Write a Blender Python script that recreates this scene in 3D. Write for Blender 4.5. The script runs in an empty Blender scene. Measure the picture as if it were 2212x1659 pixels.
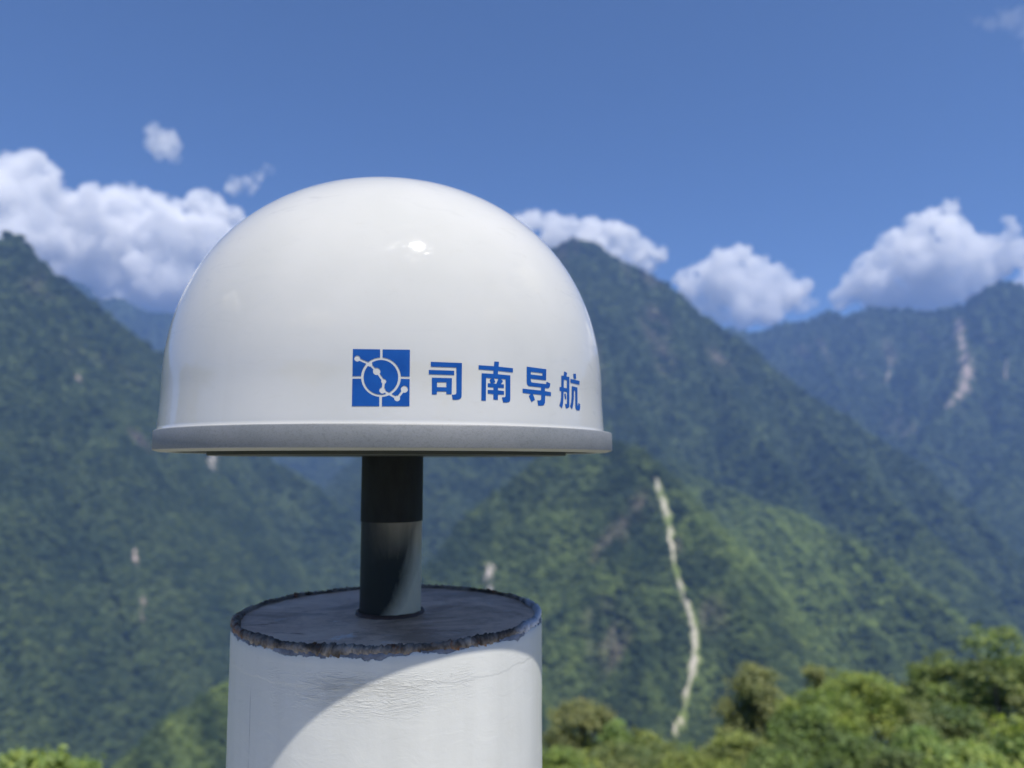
import bpy, bmesh, math, random
import numpy as np
from mathutils import Vector, noise as mnoise
from mathutils.geometry import delaunay_2d_cdt

R = math.radians
rnd = random.Random(7)
scene = bpy.context.scene
col = scene.collection

# ---------------------------------------------------------------- camera
EYE = 1.5
PITCH = 0.1035
FPX = 1600.0                      # focal length in pixels of a 2212 px wide picture
cam_d = bpy.data.cameras.new('camera')
cam = bpy.data.objects.new('camera', cam_d)
col.objects.link(cam)
cam.location = (0, 0, EYE)
cam.rotation_euler = (math.pi / 2 + PITCH, 0, 0)
cam_d.sensor_width = 36
cam_d.lens = 36 * FPX / 2212
cam_d.clip_start = 0.02
cam_d.clip_end = 60000
cam_d.dof.use_dof = True
cam_d.dof.focus_distance = 0.50
cam_d.dof.aperture_fstop = 5.3
scene.camera = cam

# ---------------------------------------------------------------- sky and sun
SUN_EL = R(67)
SUN_H = (0.5457, -0.8374)           # horizontal direction towards the sun
w = bpy.data.worlds.new('World')
scene.world = w
w.use_nodes = True
wn = w.node_tree
wn.nodes.clear()
sky = wn.nodes.new('ShaderNodeTexSky')
sky.sky_type = 'NISHITA'
sky.sun_disc = False
sky.sun_elevation = SUN_EL
sky.sun_rotation = math.atan2(SUN_H[0], SUN_H[1])
sky.altitude = 1800
sky.air_density = 1.0
sky.dust_density = 0.0
sky.ozone_density = 10.0
bg = wn.nodes.new('ShaderNodeBackground')
bg.inputs['Strength'].default_value = 0.072
wo = wn.nodes.new('ShaderNodeOutputWorld')
wn.links.new(sky.outputs[0], bg.inputs[0])
wn.links.new(bg.outputs[0], wo.inputs[0])

sd = bpy.data.lights.new('sun', 'SUN')
sd.energy = 3.9
sd.angle = R(0.53)
sd.color = (1.0, 0.94, 0.84)
sun = bpy.data.objects.new('sun', sd)
col.objects.link(sun)
sv = Vector((SUN_H[0] * math.cos(SUN_EL), SUN_H[1] * math.cos(SUN_EL), math.sin(SUN_EL)))
sun.rotation_euler = sv.to_track_quat('Z', 'Y').to_euler()
sun.location = (3, -6, 30)

vs = scene.view_settings
vs.view_transform = 'Standard'
vs.look = 'None'
vs.exposure = 0.72
vs.gamma = 1.0
vs.use_curve_mapping = False

cy = scene.cycles
cy.max_bounces = 20
cy.diffuse_bounces = 3
cy.glossy_bounces = 3
cy.transmission_bounces = 4
cy.volume_bounces = 20
cy.transparent_max_bounces = 8
cy.use_denoising = True
cy.sample_clamp_indirect = 8
cy.caustics_reflective = False
cy.caustics_refractive = False
cy.volume_step_rate = 0.25
cy.volume_max_steps = 200


# ---------------------------------------------------------------- helpers
def ray(x, y):
    """direction through a pixel of the 2212 x 1659 picture"""
    u = (x - 1106) / FPX
    v = (829.5 - y) / FPX
    c, s = math.cos(PITCH), math.sin(PITCH)
    return Vector((u, c - v * s, s + v * c))


def at(x, y, d):
    """point on that ray at horizontal distance d"""
    r = ray(x, y)
    h = math.hypot(r.x, r.y)
    return Vector((r.x / h * d, r.y / h * d, EYE + r.z / h * d))


def tag(o, label=None, cat=None, group=None, kind=None):
    if label: o['label'] = label
    if cat: o['category'] = cat
    if group: o['group'] = group
    if kind: o['kind'] = kind
    return o


def link(name, me, parent=None, mats=()):
    o = bpy.data.objects.new(name, me)
    col.objects.link(o)
    if parent: o.parent = parent
    for m in mats: me.materials.append(m)
    return o


def empty(name, loc):
    o = bpy.data.objects.new(name, None)
    o.empty_display_size = 0.1
    o.location = loc
    col.objects.link(o)
    return o


def mesh_np(name, V, F4, smooth=True):
    me = bpy.data.meshes.new(name)
    V = np.asarray(V, dtype=np.float32)
    F4 = np.asarray(F4, dtype=np.int32)
    k = F4.shape[1]
    me.vertices.add(len(V))
    me.vertices.foreach_set('co', V.ravel())
    me.loops.add(F4.size)
    me.loops.foreach_set('vertex_index', F4.ravel())
    me.polygons.add(len(F4))
    me.polygons.foreach_set('loop_start', np.arange(0, F4.size, k, dtype=np.int32))
    me.polygons.foreach_set('use_smooth', np.full(len(F4), smooth))
    me.update(calc_edges=True)
    return me


def lathe(name, prof, seg=192, smooth=True):
    """surface of revolution about z through (r, z) points; a first or last r of 0 closes it"""
    V, F = [], []
    n = len(prof)
    for i, (r, z) in enumerate(prof):
        for k in range(seg):
            a = 2 * math.pi * k / seg
            V.append((r * math.cos(a), r * math.sin(a), z))
    for i in range(n - 1):
        for k in range(seg):
            k2 = (k + 1) % seg
            F.append((i * seg + k, i * seg + k2, (i + 1) * seg + k2, (i + 1) * seg + k))
    me = bpy.data.meshes.new(name)
    me.from_pydata(V, [], F)
    bm = bmesh.new(); bm.from_mesh(me)
    bmesh.ops.remove_doubles(bm, verts=bm.verts, dist=1e-6)
    bmesh.ops.recalc_face_normals(bm, faces=bm.faces)
    bm.to_mesh(me); bm.free()
    for p in me.polygons: p.use_smooth = smooth
    return me


def sharp(me, deg=35):
    me.set_sharp_from_angle(angle=R(deg))
    return me


class NT:
    """small node tree builder"""
    def __init__(self, name):
        self.m = bpy.data.materials.new(name)
        self.m.use_nodes = True
        self.t = self.m.node_tree
        self.t.nodes.clear()
        self.out = self.t.nodes.new('ShaderNodeOutputMaterial')

    def n(self, kind, **kw):
        nd = self.t.nodes.new('ShaderNode' + kind)
        for k, v in kw.items():
            if k in ('ins',):
                for a, b in v.items():
                    if hasattr(b, 'is_output') or isinstance(b, bpy.types.NodeSocket):
                        self.t.links.new(b, nd.inputs[a])
                    else:
                        nd.inputs[a].default_value = b
            else:
                setattr(nd, k, v)
        return nd

    def l(self, a, b):
        self.t.links.new(a, b)

    def coord(self, scale=(1, 1, 1), which='Object', loc=(0, 0, 0)):
        c = self.n('TexCoord')
        mp = self.n('Mapping', ins={0: c.outputs[which], 'Scale': scale, 'Location': loc})
        return mp.outputs[0]

    def noise(self, scale, detail=4, rough=0.55, vec=None, dist=0.0):
        ins = {'Scale': scale, 'Detail': detail, 'Roughness': rough, 'Distortion': dist}
        if vec is not None: ins['Vector'] = vec
        return self.n('TexNoise', ins=ins).outputs[0]

    def ramp(self, fac, stops, interp='LINEAR'):
        r = self.n('ValToRGB')
        r.color_ramp.interpolation = interp
        while len(r.color_ramp.elements) < len(stops): r.color_ramp.elements.new(0.5)
        for e, (p, c) in zip(r.color_ramp.elements, stops):
            e.position = p
            e.color = (c, c, c, 1) if isinstance(c, (int, float)) else (*c, 1)
        self.l(fac, r.inputs[0])
        return r.outputs[0]

    def mix(self, fac, a, b, blend='MIX'):
        m = self.n('Mix', data_type='RGBA', blend_type=blend)
        for sock, v in ((m.inputs[0], fac), (m.inputs[6], a), (m.inputs[7], b)):
            if isinstance(v, bpy.types.NodeSocket): self.l(v, sock)
            elif isinstance(v, (int, float)): sock.default_value = v if sock.type == 'VALUE' else (v, v, v, 1)
            else: sock.default_value = (*v, 1)
        return m.outputs[2]

    def math(self, op, a, b=None, clamp=False):
        m = self.n('Math', operation=op, use_clamp=clamp)
        for i, v in enumerate((a, b)):
            if v is None: continue
            if isinstance(v, bpy.types.NodeSocket): self.l(v, m.inputs[i])
            else: m.inputs[i].default_value = v
        return m.outputs[0]

    def bump(self, h, strength, dist, normal=None):
        ins = {'Height': h, 'Strength': strength, 'Distance': dist}
        if normal is not None: ins['Normal'] = normal
        return self.n('Bump', ins=ins).outputs[0]

    def pbr(self, **kw):
        p = self.n('BsdfPrincipled')
        for k, v in kw.items():
            s = p.inputs[k.replace('_', ' ')]
            if isinstance(v, bpy.types.NodeSocket): self.l(v, s)
            elif isinstance(v, tuple) and len(v) == 3 and s.type == 'RGBA': s.default_value = (*v, 1)
            else: s.default_value = v
        self.l(p.outputs[0], self.out.inputs[0])
        return self.m


# vectorised gradient noise
def _hash(ix, iy, seed):
    h = (ix.astype(np.int64) * 374761393 + iy.astype(np.int64) * 668265263 + seed * 974634777) & 0xffffffff
    h = ((h ^ (h >> 13)) * 1274126177) & 0xffffffff
    return ((h ^ (h >> 16)) & 0xffff) / 65535.0 * 2 * np.pi


def perlin(x, y, seed=0):
    x0 = np.floor(x); y0 = np.floor(y)
    fx = x - x0; fy = y - y0
    ux = fx * fx * fx * (fx * (fx * 6 - 15) + 10); uy = fy * fy * fy * (fy * (fy * 6 - 15) + 10)
    r = 0
    for dx in (0, 1):
        for dy in (0, 1):
            a = _hash(x0 + dx, y0 + dy, seed)
            g = np.cos(a) * (fx - dx) + np.sin(a) * (fy - dy)
            r = r + g * (ux if dx else 1 - ux) * (uy if dy else 1 - uy)
    return r * 1.5


def fbm(x, y, octs=4, seed=0, gain=0.5):
    s = 0; a = 1.0; t = 0
    for o in range(octs):
        s = s + a * perlin(x * 2 ** o, y * 2 ** o, seed + o * 17)
        t += a; a *= gain
    return s / t


# ---------------------------------------------------------------- terrain shape
# crest lines: (x px, y px, horizontal distance m); slope; rib depth
CRESTS = {
    'left': ([(-900, 620, 2300), (-500, 600, 2300), (-150, 545, 2350), (20, 502, 2400), (60, 532, 2420), (100, 572, 2440), (150, 611, 2450),
              (250, 694, 2480), (350, 768, 2500), (460, 880, 2500), (590, 1000, 2450), (660, 1034, 2400),
              (740, 1096, 2350), (850, 1200, 2300)], 1.15, 90),
    'left_rib': ([(20, 502, 2400), (-60, 720, 2120), (-100, 960, 1850), (-60, 1250, 1600)], 1.2, 50),
    'left_rib2': ([(250, 694, 2480), (200, 860, 2250), (230, 1060, 1980), (150, 1320, 1650)], 1.25, 50),
    'left_rib3': ([(460, 880, 2500), (470, 1060, 2200), (400, 1260, 1900), (330, 1420, 1600)], 1.25, 50),
    'green_left': ([(800, 1390, 1050), (640, 1400, 1000), (480, 1478, 920), (400, 1530, 880), (330, 1590, 850), (230, 1690, 800), (100, 1850, 740)], 1.0, 30),
    'slide': ([(940, 1240, 1500), (983, 1180, 1500), (1031, 1105, 1520), (1090, 1047, 1540), (1162, 987, 1570), (1240, 950, 1600), (1310, 940, 1580),
               (1394, 965, 1500), (1450, 1030, 1420), (1526, 1161, 1310), (1581, 1262, 1250), (1641, 1363, 1160),
               (1677, 1444, 1100), (1720, 1560, 1000), (1760, 1720, 900)], 1.1, 40),
    'slide_rib': ([(1310, 940, 1580), (1330, 1080, 1450), (1330, 1250, 1300), (1380, 1400, 1150), (1400, 1600, 980)], 1.25, 25),
    'slide_rib2': ([(1031, 1105, 1520), (1060, 1250, 1380), (1120, 1400, 1200), (1180, 1560, 1020)], 1.25, 25),
    'green_right': ([(1380, 900, 2500), (1450, 990, 2250), (1525, 1035, 2100), (1651, 1084, 2000), (1752, 1120, 1900), (1853, 1170, 1800),
                     (1954, 1242, 1700), (2029, 1298, 1620), (2095, 1363, 1540), (2180, 1470, 1430), (2300, 1620, 1300)], 1.0, 60),
    'green_rib': ([(1651, 1084, 2000), (1750, 1200, 1800), (1850, 1310, 1600), (1930, 1420, 1400)], 1.15, 30),
    'green_rib2': ([(1525, 1035, 2100), (1620, 1190, 1850), (1720, 1330, 1600), (1800, 1470, 1350)], 1.15, 30),
    'peak': ([(700, 1080, 3500), (800, 985, 3500), (900, 850, 3450), (1000, 740, 3400), (1100, 640, 3300), (1160, 575, 3250), (1196, 536, 3220),
              (1233, 517, 3200), (1271, 525, 3200), (1328, 554, 3180), (1402, 588, 3150), (1444, 612, 3130), (1471, 655, 3110), (1518, 681, 3100),
              (1571, 708, 3080), (1613, 739, 3050), (1650, 782, 3020), (1703, 818, 3000), (1756, 850, 2950), (1825, 892, 2900), (1867, 930, 2850),
              (1900, 946, 2850), (1980, 1000, 2800), (2080, 1090, 2700), (2212, 1200, 2600), (2400, 1350, 2500)], 1.15, 110),
    'peak_rib': ([(1233, 517, 3200), (1300, 640, 2950), (1330, 760, 2750), (1370, 900, 2500)], 1.3, 60),
    'peak_rib2': ([(1471, 655, 3110), (1530, 780, 2850), (1600, 900, 2600), (1700, 1010, 2350)], 1.3, 60),
    'peak_rib3': ([(1650, 782, 3020), (1750, 910, 2750), (1860, 1010, 2500), (1990, 1130, 2200)], 1.3, 60),
    'far_right': ([(1300, 760, 5600), (1450, 730, 5500), (1582, 705, 5400), (1629, 718, 5400), (1698, 692, 5350), (1730, 697, 5300), (1793, 671, 5250),
                   (1825, 681, 5200), (1888, 662, 5150), (1941, 666, 5100), (2020, 671, 5000), (2047, 659, 4950), (2078, 662, 4900),
                   (2126, 623, 4850), (2158, 604, 4800), (2184, 607, 4800), (2212, 618, 4750), (2350, 640, 4700), (2600, 590, 4600), (3100, 640, 4500), (4000, 600, 4500)], 1.0, 150),
    'far_rib': ([(2158, 604, 4800), (2110, 740, 4450), (2040, 880, 4000), (1960, 1010, 3600)], 1.15, 70),
    'far_rib2': ([(2350, 640, 4700), (2290, 850, 4100), (2160, 1010, 3500), (2080, 1130, 3050)], 1.15, 70),
    'far_rib3': ([(1793, 671, 5250), (1770, 760, 4900), (1830, 860, 4400), (1870, 950, 4000)], 1.2, 70),
    'far_left': ([(-1500, 640, 6000), (-600, 620, 6000), (60, 585, 6000), (170, 608, 6000), (215, 640, 6000), (262, 644, 6000), (320, 669, 6000), (400, 680, 6000),
                  (520, 700, 5900), (700, 730, 5900), (900, 735, 5800), (1100, 700, 5800), (1300, 720, 5700)], 0.9, 150),
    'far_left_rib': ([(320, 669, 6000), (500, 800, 5400), (640, 930, 4800), (760, 1010, 4200)], 1.1, 60),
}
BACK = [((-3000, -1500, 300), (-1500, -2600, 550), (0, -3000, 350), (1600, -2500, 600), (3200, -1200, 400), (4200, 300, 500)),
        ((-3000, -1500, 300), (-4200, 0, 600), (-4300, 1500, 700))]
SEG = []
for kk, (pts, slope, rib) in CRESTS.items():
    P = [at(*p) for p in pts]
    s0 = rnd.random() * 9000
    for a, b in zip(P[:-1], P[1:]):
        L = math.hypot(b.x - a.x, b.y - a.y)
        SEG.append((a.x, a.y, a.z, b.x, b.y, b.z, L, s0, slope, rib)); s0 += L
for P in BACK:
    s0 = rnd.random() * 9000
    for a, b in zip(P[:-1], P[1:]):
        L = math.hypot(b[0] - a[0], b[1] - a[1])
        SEG.append((*a, *b, L, s0, 0.7, 120)); s0 += L
FLOOR = -820.0


def height(x, y):
    x = np.asarray(x, dtype=np.float64); y = np.asarray(y, dtype=np.float64)
    r = np.hypot(x, y)
    # the hilltop the pillar stands on
    hill = -np.maximum(r - 3.0, 0) * 0.66 + 0.0
    hill = np.where(r < 3.0, 0.0, hill)
    hill = hill + np.clip((r - 12) / 60, 0, 1) * 2.0 * fbm(x / 25, y / 25, 3, 5) * np.clip(r / 60, 0, 4)
    far = np.full(x.shape, FLOOR)
    wx = x + 22 * fbm(x / 260, y / 260, 3, 11); wy = y + 22 * fbm(x / 260, y / 260, 3, 31)
    for ax, ay, az, bx, by, bz, L, s0, k, rib in SEG:
        dx, dy = (bx - ax) / L, (by - ay) / L
        # cheap rejection
        t = np.clip((wx - ax) * dx + (wy - ay) * dy, 0, L)
        px = wx - ax - t * dx; py = wy - ay - t * dy
        d = np.sqrt(px * px + py * py)
        hc = az + (bz - az) * t / L
        base = hc - k * d
        m = base > far - rib
        if not m.any(): continue
        s = (s0 + t[m]) / 170.0
        dm = d[m]
        rb = 1 - 2 * np.abs(perlin(s, dm / 900.0 + s0 * 0.01, 3)) * 1.6
        rb2 = 1 - 2 * np.abs(perlin(s * 2.7, dm / 500.0, 9)) * 1.6
        v = base[m] + (rb * 0.7 + rb2 * 0.3 - 0.8) * rib * 0.75 * np.clip(dm / 350.0, 0, 1)
        far[m] = np.maximum(far[m], v)
    far = far + 14 * fbm(x / 120, y / 120, 4, 51) * np.clip(r / 1500, 0, 1.5)
    return np.maximum(hill, far)


def ray_hit(px, py, d0=500.0, d1=7000.0):
    r = ray(px, py); h = math.hypot(r.x, r.y)
    d = np.linspace(d0, d1, 2600)
    X = r.x / h * d; Y = r.y / h * d; Z = EYE + r.z / h * d
    H = height(X, Y)
    i = int(np.argmax(H > Z))
    return Vector((X[i], Y[i], H[i])), d[i]


# bare scars: list of (path in px, half width m, kind)
SCARS = [
    ('landslide', 'long pale landslide track winding down the wooded slope right of the pillar',
     [(1412, 1032), (1425, 1065), (1440, 1110), (1447, 1160), (1452, 1200), (1462, 1240), (1472, 1285), (1490, 1330), (1500, 1365), (1506, 1410), (1500, 1445), (1490, 1490), (1478, 1530), (1465, 1570), (1452, 1605)],
     [4, 6.5, 8, 6.5, 4.5, 4.5, 5, 5, 6, 7, 8, 7, 6, 5, 3], 1.0),
    ('landslide', 'broad pinkish rock scar on the far right mountain below its summit',
     [(2066, 690), (2072, 715), (2078, 745), (2085, 775), (2090, 800), (2086, 830), (2078, 850), (2062, 868), (2040, 885)], [18, 32, 26, 42, 38, 32, 26, 18, 10], 0.85),
    ('landslide', 'thin pale rock streak on the far mountain left of the broad scar',
     [(1921, 770), (1923, 790), (1918, 815), (1912, 835)], [8, 13, 13, 8], 0.5),
    ('landslide', 'short pale rock streak at the right edge of the far mountain',
     [(2174, 780), (2172, 800), (2172, 825)], [9, 12, 9], 0.4),
    ('landslide', 'pale rock slab showing just under the left half of the round plate',
     [(462, 975), (461, 990), (459, 1005), (457, 1018)], [13, 15, 18, 16], 0.99),
    ('landslide', 'short pale streak high on the dark left mountain',
     [(168, 800), (170, 815), (170, 835)], [6, 9, 9], 0.5),
    ('landslide', 'broken chain of pale spots low on the left mountain',
     [(288, 1178), (291, 1195), (294, 1212), (297, 1235)], [6, 5, 8, 5], 0.8),
    ('landslide', 'lower pale streak of the chain on the left mountain',
     [(310, 1280), (308, 1305), (306, 1330), (305, 1360)], [7, 8, 5, 8], 0.6),
    ('landslide', 'upright pale rock streak just behind the right part of the pillar top',
     [(1058, 1216), (1058, 1235), (1057, 1260), (1056, 1290), (1056, 1310)], [7, 10, 10, 9, 8], 0.99),
    ('landslide', 'pale streak beside the lower right edge of the dark pole',
     [(914, 1232), (914, 1250), (915, 1275), (918, 1295)], [8, 10, 10, 11], 0.99),
]
PATCH = [  # soft bare patches in the hillside colour: px, py, radius m
    (1325, 1160, 26), (1300, 1185, 20), (1350, 1130, 16), (1310, 1370, 30), (1330, 1410, 26), (1450, 1180, 20), (1385, 1100, 26),
    (1540, 1330, 22), (1180, 1350, 12), (1930, 900, 60), (1960, 930, 50), (300, 950, 26), (1555, 780, 50), (1415, 700, 60), (1430, 780, 50),
    (1160, 1370, 10), (1290, 1340, 26)]

scar_paths = []
for nm, lab, pts, ws, q in SCARS:
    P = []
    dl = None
    for (px, py) in pts:
        lo = 500 if dl is None else max(500, dl * 0.82)
        v, dd = ray_hit(px, py, lo, 7000)
        dl = dd
        P.append(v)
    scar_paths.append((nm, lab, P, ws, q))
patch_pts = [(ray_hit(a, b)[0], r_) for a, b, r_ in PATCH]


def scar_mask(x, y, grow=0.0):
    m = np.zeros(x.shape)
    for nm, lab, P, ws, q in scar_paths:
        for i in range(len(P) - 1):
            a, b = P[i], P[i + 1]
            L = max(1e-3, math.hypot(b.x - a.x, b.y - a.y))
            dx, dy = (b.x - a.x) / L, (b.y - a.y) / L
            t = np.clip((x - a.x) * dx + (y - a.y) * dy, 0, L)
            d = np.hypot(x - a.x - t * dx, y - a.y - t * dy)
            ww = ws[i] + (ws[i + 1] - ws[i]) * t / L + grow
            m = np.maximum(m, np.clip(1.5 - d / ww, 0, 1))
    return m


def tint_of(x, y, z):
    """base colour of the forest floor and canopy, a property of the vegetation itself"""
    n1 = fbm(x / 180, y / 180, 3, 71); n2 = fbm(x / 60, y / 60, 3, 91); n3 = fbm(x / 420, y / 420, 2, 123)
    dark = np.array([0.040, 0.064, 0.030]); mid = np.array([0.078, 0.110, 0.045]); light = np.array([0.150, 0.205, 0.062])
    rock = np.array([0.21, 0.17, 0.15])
    f = np.clip(0.48 + n1 * 1.0 + n2 * 1.0 + 0.9 * fbm(x / 22, y / 22, 2, 301), 0, 1)[:, None]
    c = dark * (1 - f) + mid * f
    # grassy ribs on the sunny right spur and around the landslide
    g = at(1760, 1200, 1850); g2 = at(1430, 1250, 1350); g3 = at(480, 1560, 850)
    near = (np.exp(-((x - g.x) ** 2 + (y - g.y) ** 2) / 380 ** 2) * 1.0 + np.exp(-((x - g2.x) ** 2 + (y - g2.y) ** 2) / 330 ** 2) * 0.65
            + np.exp(-((x - g3.x) ** 2 + (y - g3.y) ** 2) / 300 ** 2) * 0.6)
    f2 = np.clip((n3 + n2 * 0.8 + 0.28) * 2.0, 0, 1) * np.clip(near, 0, 1)
    a_, b_ = at(1500, 1020, 2150), at(2040, 1300, 1600)
    L_ = math.hypot(b_.x - a_.x, b_.y - a_.y); ux, uy = (b_.x - a_.x) / L_, (b_.y - a_.y) / L_
    al = (x - a_.x) * ux + (y - a_.y) * uy; pe = -(x - a_.x) * uy + (y - a_.y) * ux
    st = np.clip(fbm(pe / 75, al / 420, 3, 501) * 3.2 + 0.25 + n2 * 0.6, 0, 1) * np.clip(1.2 - np.abs(pe) / 420, 0, 1) * np.clip((al + 100) / 200, 0, 1) * np.clip((L_ + 300 - al) / 200, 0, 1)
    f2 = np.maximum(f2, st)
    f2 = f2[:, None]
    c = c * (1 - f2) + light * f2
    pm = np.zeros(x.shape)
    for v, r_ in patch_pts:
        d = np.hypot(x - v.x, y - v.y)
        pm = np.maximum(pm, np.clip(1.3 - d / r_, 0, 1) * np.clip(0.5 + n2 * 2.2, 0, 1))
    # rocky cliffs on the high faces
    hi = np.clip((z - 150) / 400, 0, 1) * np.clip((fbm(x / 90, y / 300, 3, 201) - 0.22) * 4, 0, 1) * 0.35
    pm = np.clip(np.maximum(pm * 0.7, hi), 0, 1)[:, None]
    c = c * (1 - pm) + rock * pm
    return c, pm[:, 0]


# ---------------------------------------------------------------- materials of the land
def mat_hills():
    t = NT('hill_forest')
    a = t.n('Attribute', attribute_name='tint').outputs[0]
    co = t.coord()
    v = t.n('TexVoronoi', ins={'Vector': co, 'Scale': 1 / 11.0})
    n = t.noise(1 / 30.0, 5, 0.6, co)
    c = t.mix(t.ramp(n, [(0.3, 0.0), (0.7, 1.0)]), a, t.mix(1.0, a, (0.6, 0.62, 0.6), 'MULTIPLY'))
    h = t.math('ADD', t.math('MULTIPLY', v.outputs[0], -6.0), t.math('MULTIPLY', n, 6.0))
    return t.pbr(Base_Color=c, Roughness=1.0, Specular_IOR_Level=0.1, Normal=t.bump(h, 1.0, 1.0))


def mat_canopy():
    t = NT('forest_canopy')
    a = t.n('Attribute', attribute_name='tint', attribute_type='INSTANCER').outputs[0]
    rn = t.n('ObjectInfo').outputs['Random']
    c = t.mix(1.0, a, t.ramp(rn, [(0.0, (0.74, 0.78, 0.8)), (0.5, (1.0, 1.04, 0.95)), (1.0, (1.45, 1.38, 1.2))]), 'MULTIPLY')
    co = t.coord()
    n = t.noise(3.0, 5, 0.7, co)
    c = t.mix(1.0, c, t.ramp(n, [(0.3, 0.7), (0.7, 1.25)]), 'MULTIPLY')
    return t.pbr(Base_Color=c, Roughness=1.0, Specular_IOR_Level=0.1, Normal=t.bump(n, 1.0, 0.5))


def mat_scree():
    t = NT('bare_rock_and_gravel')
    a = t.n('Attribute', attribute_name='tint').outputs[0]
    co = t.coord()
    n = t.noise(1 / 5.0, 6, 0.65, co)
    c = t.mix(1.0, a, t.ramp(n, [(0.25, 0.6), (0.75, 1.3)]), 'MULTIPLY')
    return t.pbr(Base_Color=c, Roughness=1.0, Specular_IOR_Level=0.2, Normal=t.bump(n, 1.0, 2.5))


def mat_ground():
    t = NT('hilltop_ground')
    co = t.coord()
    n = t.noise(0.8, 8, 0.65, co)
    n2 = t.noise(9.0, 6, 0.7, co)
    c = t.mix(t.ramp(n, [(0.4, 0.0), (0.6, 1.0)]), (0.06, 0.085, 0.025), (0.12, 0.09, 0.055))
    c = t.mix(1.0, c, t.ramp(n2, [(0.2, 0.6), (0.8, 1.3)]), 'MULTIPLY')
    return t.pbr(Base_Color=c, Roughness=0.95, Normal=t.bump(n2, 0.8, 0.05))


M_HILL, M_CANOPY, M_SCREE, M_GROUND = mat_hills(), mat_canopy(), mat_scree(), mat_ground()


def polar_grid(name, az, rr, mat, tints=True):
    A, RR = np.meshgrid(az, rr)
    X = RR * np.sin(A); Y = RR * np.cos(A)
    Z = height(X.ravel(), Y.ravel()).reshape(X.shape)
    na, nr = len(az), len(rr)
    V = np.stack([X.ravel(), Y.ravel(), Z.ravel()], 1)
    i = np.arange((nr - 1) * (na - 1)); r_, a_ = i // (na - 1), i % (na - 1)
    F = np.stack([r_ * na + a_, r_ * na + a_ + 1, (r_ + 1) * na + a_ + 1, (r_ + 1) * na + a_], 1)[:, ::-1]
    me = mesh_np(name, V, F)
    if tints:
        c, pm = tint_of(V[:, 0], V[:, 1], V[:, 2])
        at_ = me.attributes.new('tint', 'FLOAT_COLOR', 'POINT')
        at_.data.foreach_set('color', np.concatenate([c, np.ones((len(c), 1))], 1).astype(np.float32).ravel())
    o = link(name, me, None, [mat])
    return o, X, Y, Z


AZ_HALF = R(44)
az = np.linspace(-AZ_HALF, AZ_HALF, 820)
rr = np.concatenate([np.geomspace(260, 700, 60)[:-1], np.geomspace(700, 3600, 430)[:-1], np.geomspace(3600, 6900, 130)])
hills, HX, HY, HZ = polar_grid('mountain_terrain', az, rr, M_HILL)
tag(hills, 'steep forested mountains and valley filling the view beyond the pillar', kind='structure')
azb = np.linspace(AZ_HALF, 2 * math.pi - AZ_HALF, 180)
back, *_ = polar_grid('mountain_terrain', azb, np.geomspace(260, 6900, 90), M_HILL)
tag(back, 'forested mountains behind the viewer, outside the photograph', kind='structure')
azg = np.linspace(0, 2 * math.pi, 181)
rg = np.concatenate([[0.0], np.geomspace(0.4, 262, 110)])
A, RR = np.meshgrid(azg, rg)
GX, GY = RR * np.sin(A), RR * np.cos(A)
GZ = height(GX.ravel(), GY.ravel())
gme = mesh_np('ground', np.stack([GX.ravel(), GY.ravel(), GZ], 1),
              [(r_ * 181 + a_ + 0, (r_ + 1) * 181 + a_, (r_ + 1) * 181 + a_ + 1, r_ * 181 + a_ + 1) for r_ in range(len(rg) - 1) for a_ in range(180)])
ground = link('ground', gme, None, [M_GROUND])
tag(ground, 'grassy hilltop that the white steel pillar stands on', kind='structure')

bm = bmesh.new(); bmesh.ops.create_cube(bm, size=1.0)  # unseen slab, added to bounce sunlight up onto pillar and dome
for v in bm.verts: v.co = Vector((v.co.x * 5.2, v.co.y * 4.8 - 0.2, 0.05 if v.co.z > 0 else -0.35))
bmesh.ops.bevel(bm, geom=[e for e in bm.edges], offset=0.015, segments=2, affect='EDGES')
me = bpy.data.meshes.new('pavement'); bm.to_mesh(me); bm.free()
t = NT('pale_concrete'); n = t.noise(2.2, 8, 0.65, t.coord())
M_CONC = t.pbr(Base_Color=t.mix(n, (0.46, 0.44, 0.39), (0.62, 0.60, 0.54)), Roughness=0.85, Normal=t.bump(t.noise(60, 6, 0.7, t.coord()), 0.5, 0.004))
tag(link('pavement', me, None, [M_CONC]), 'unseen pale concrete platform under the white pillar, added for bounce light', kind='structure')

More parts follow.
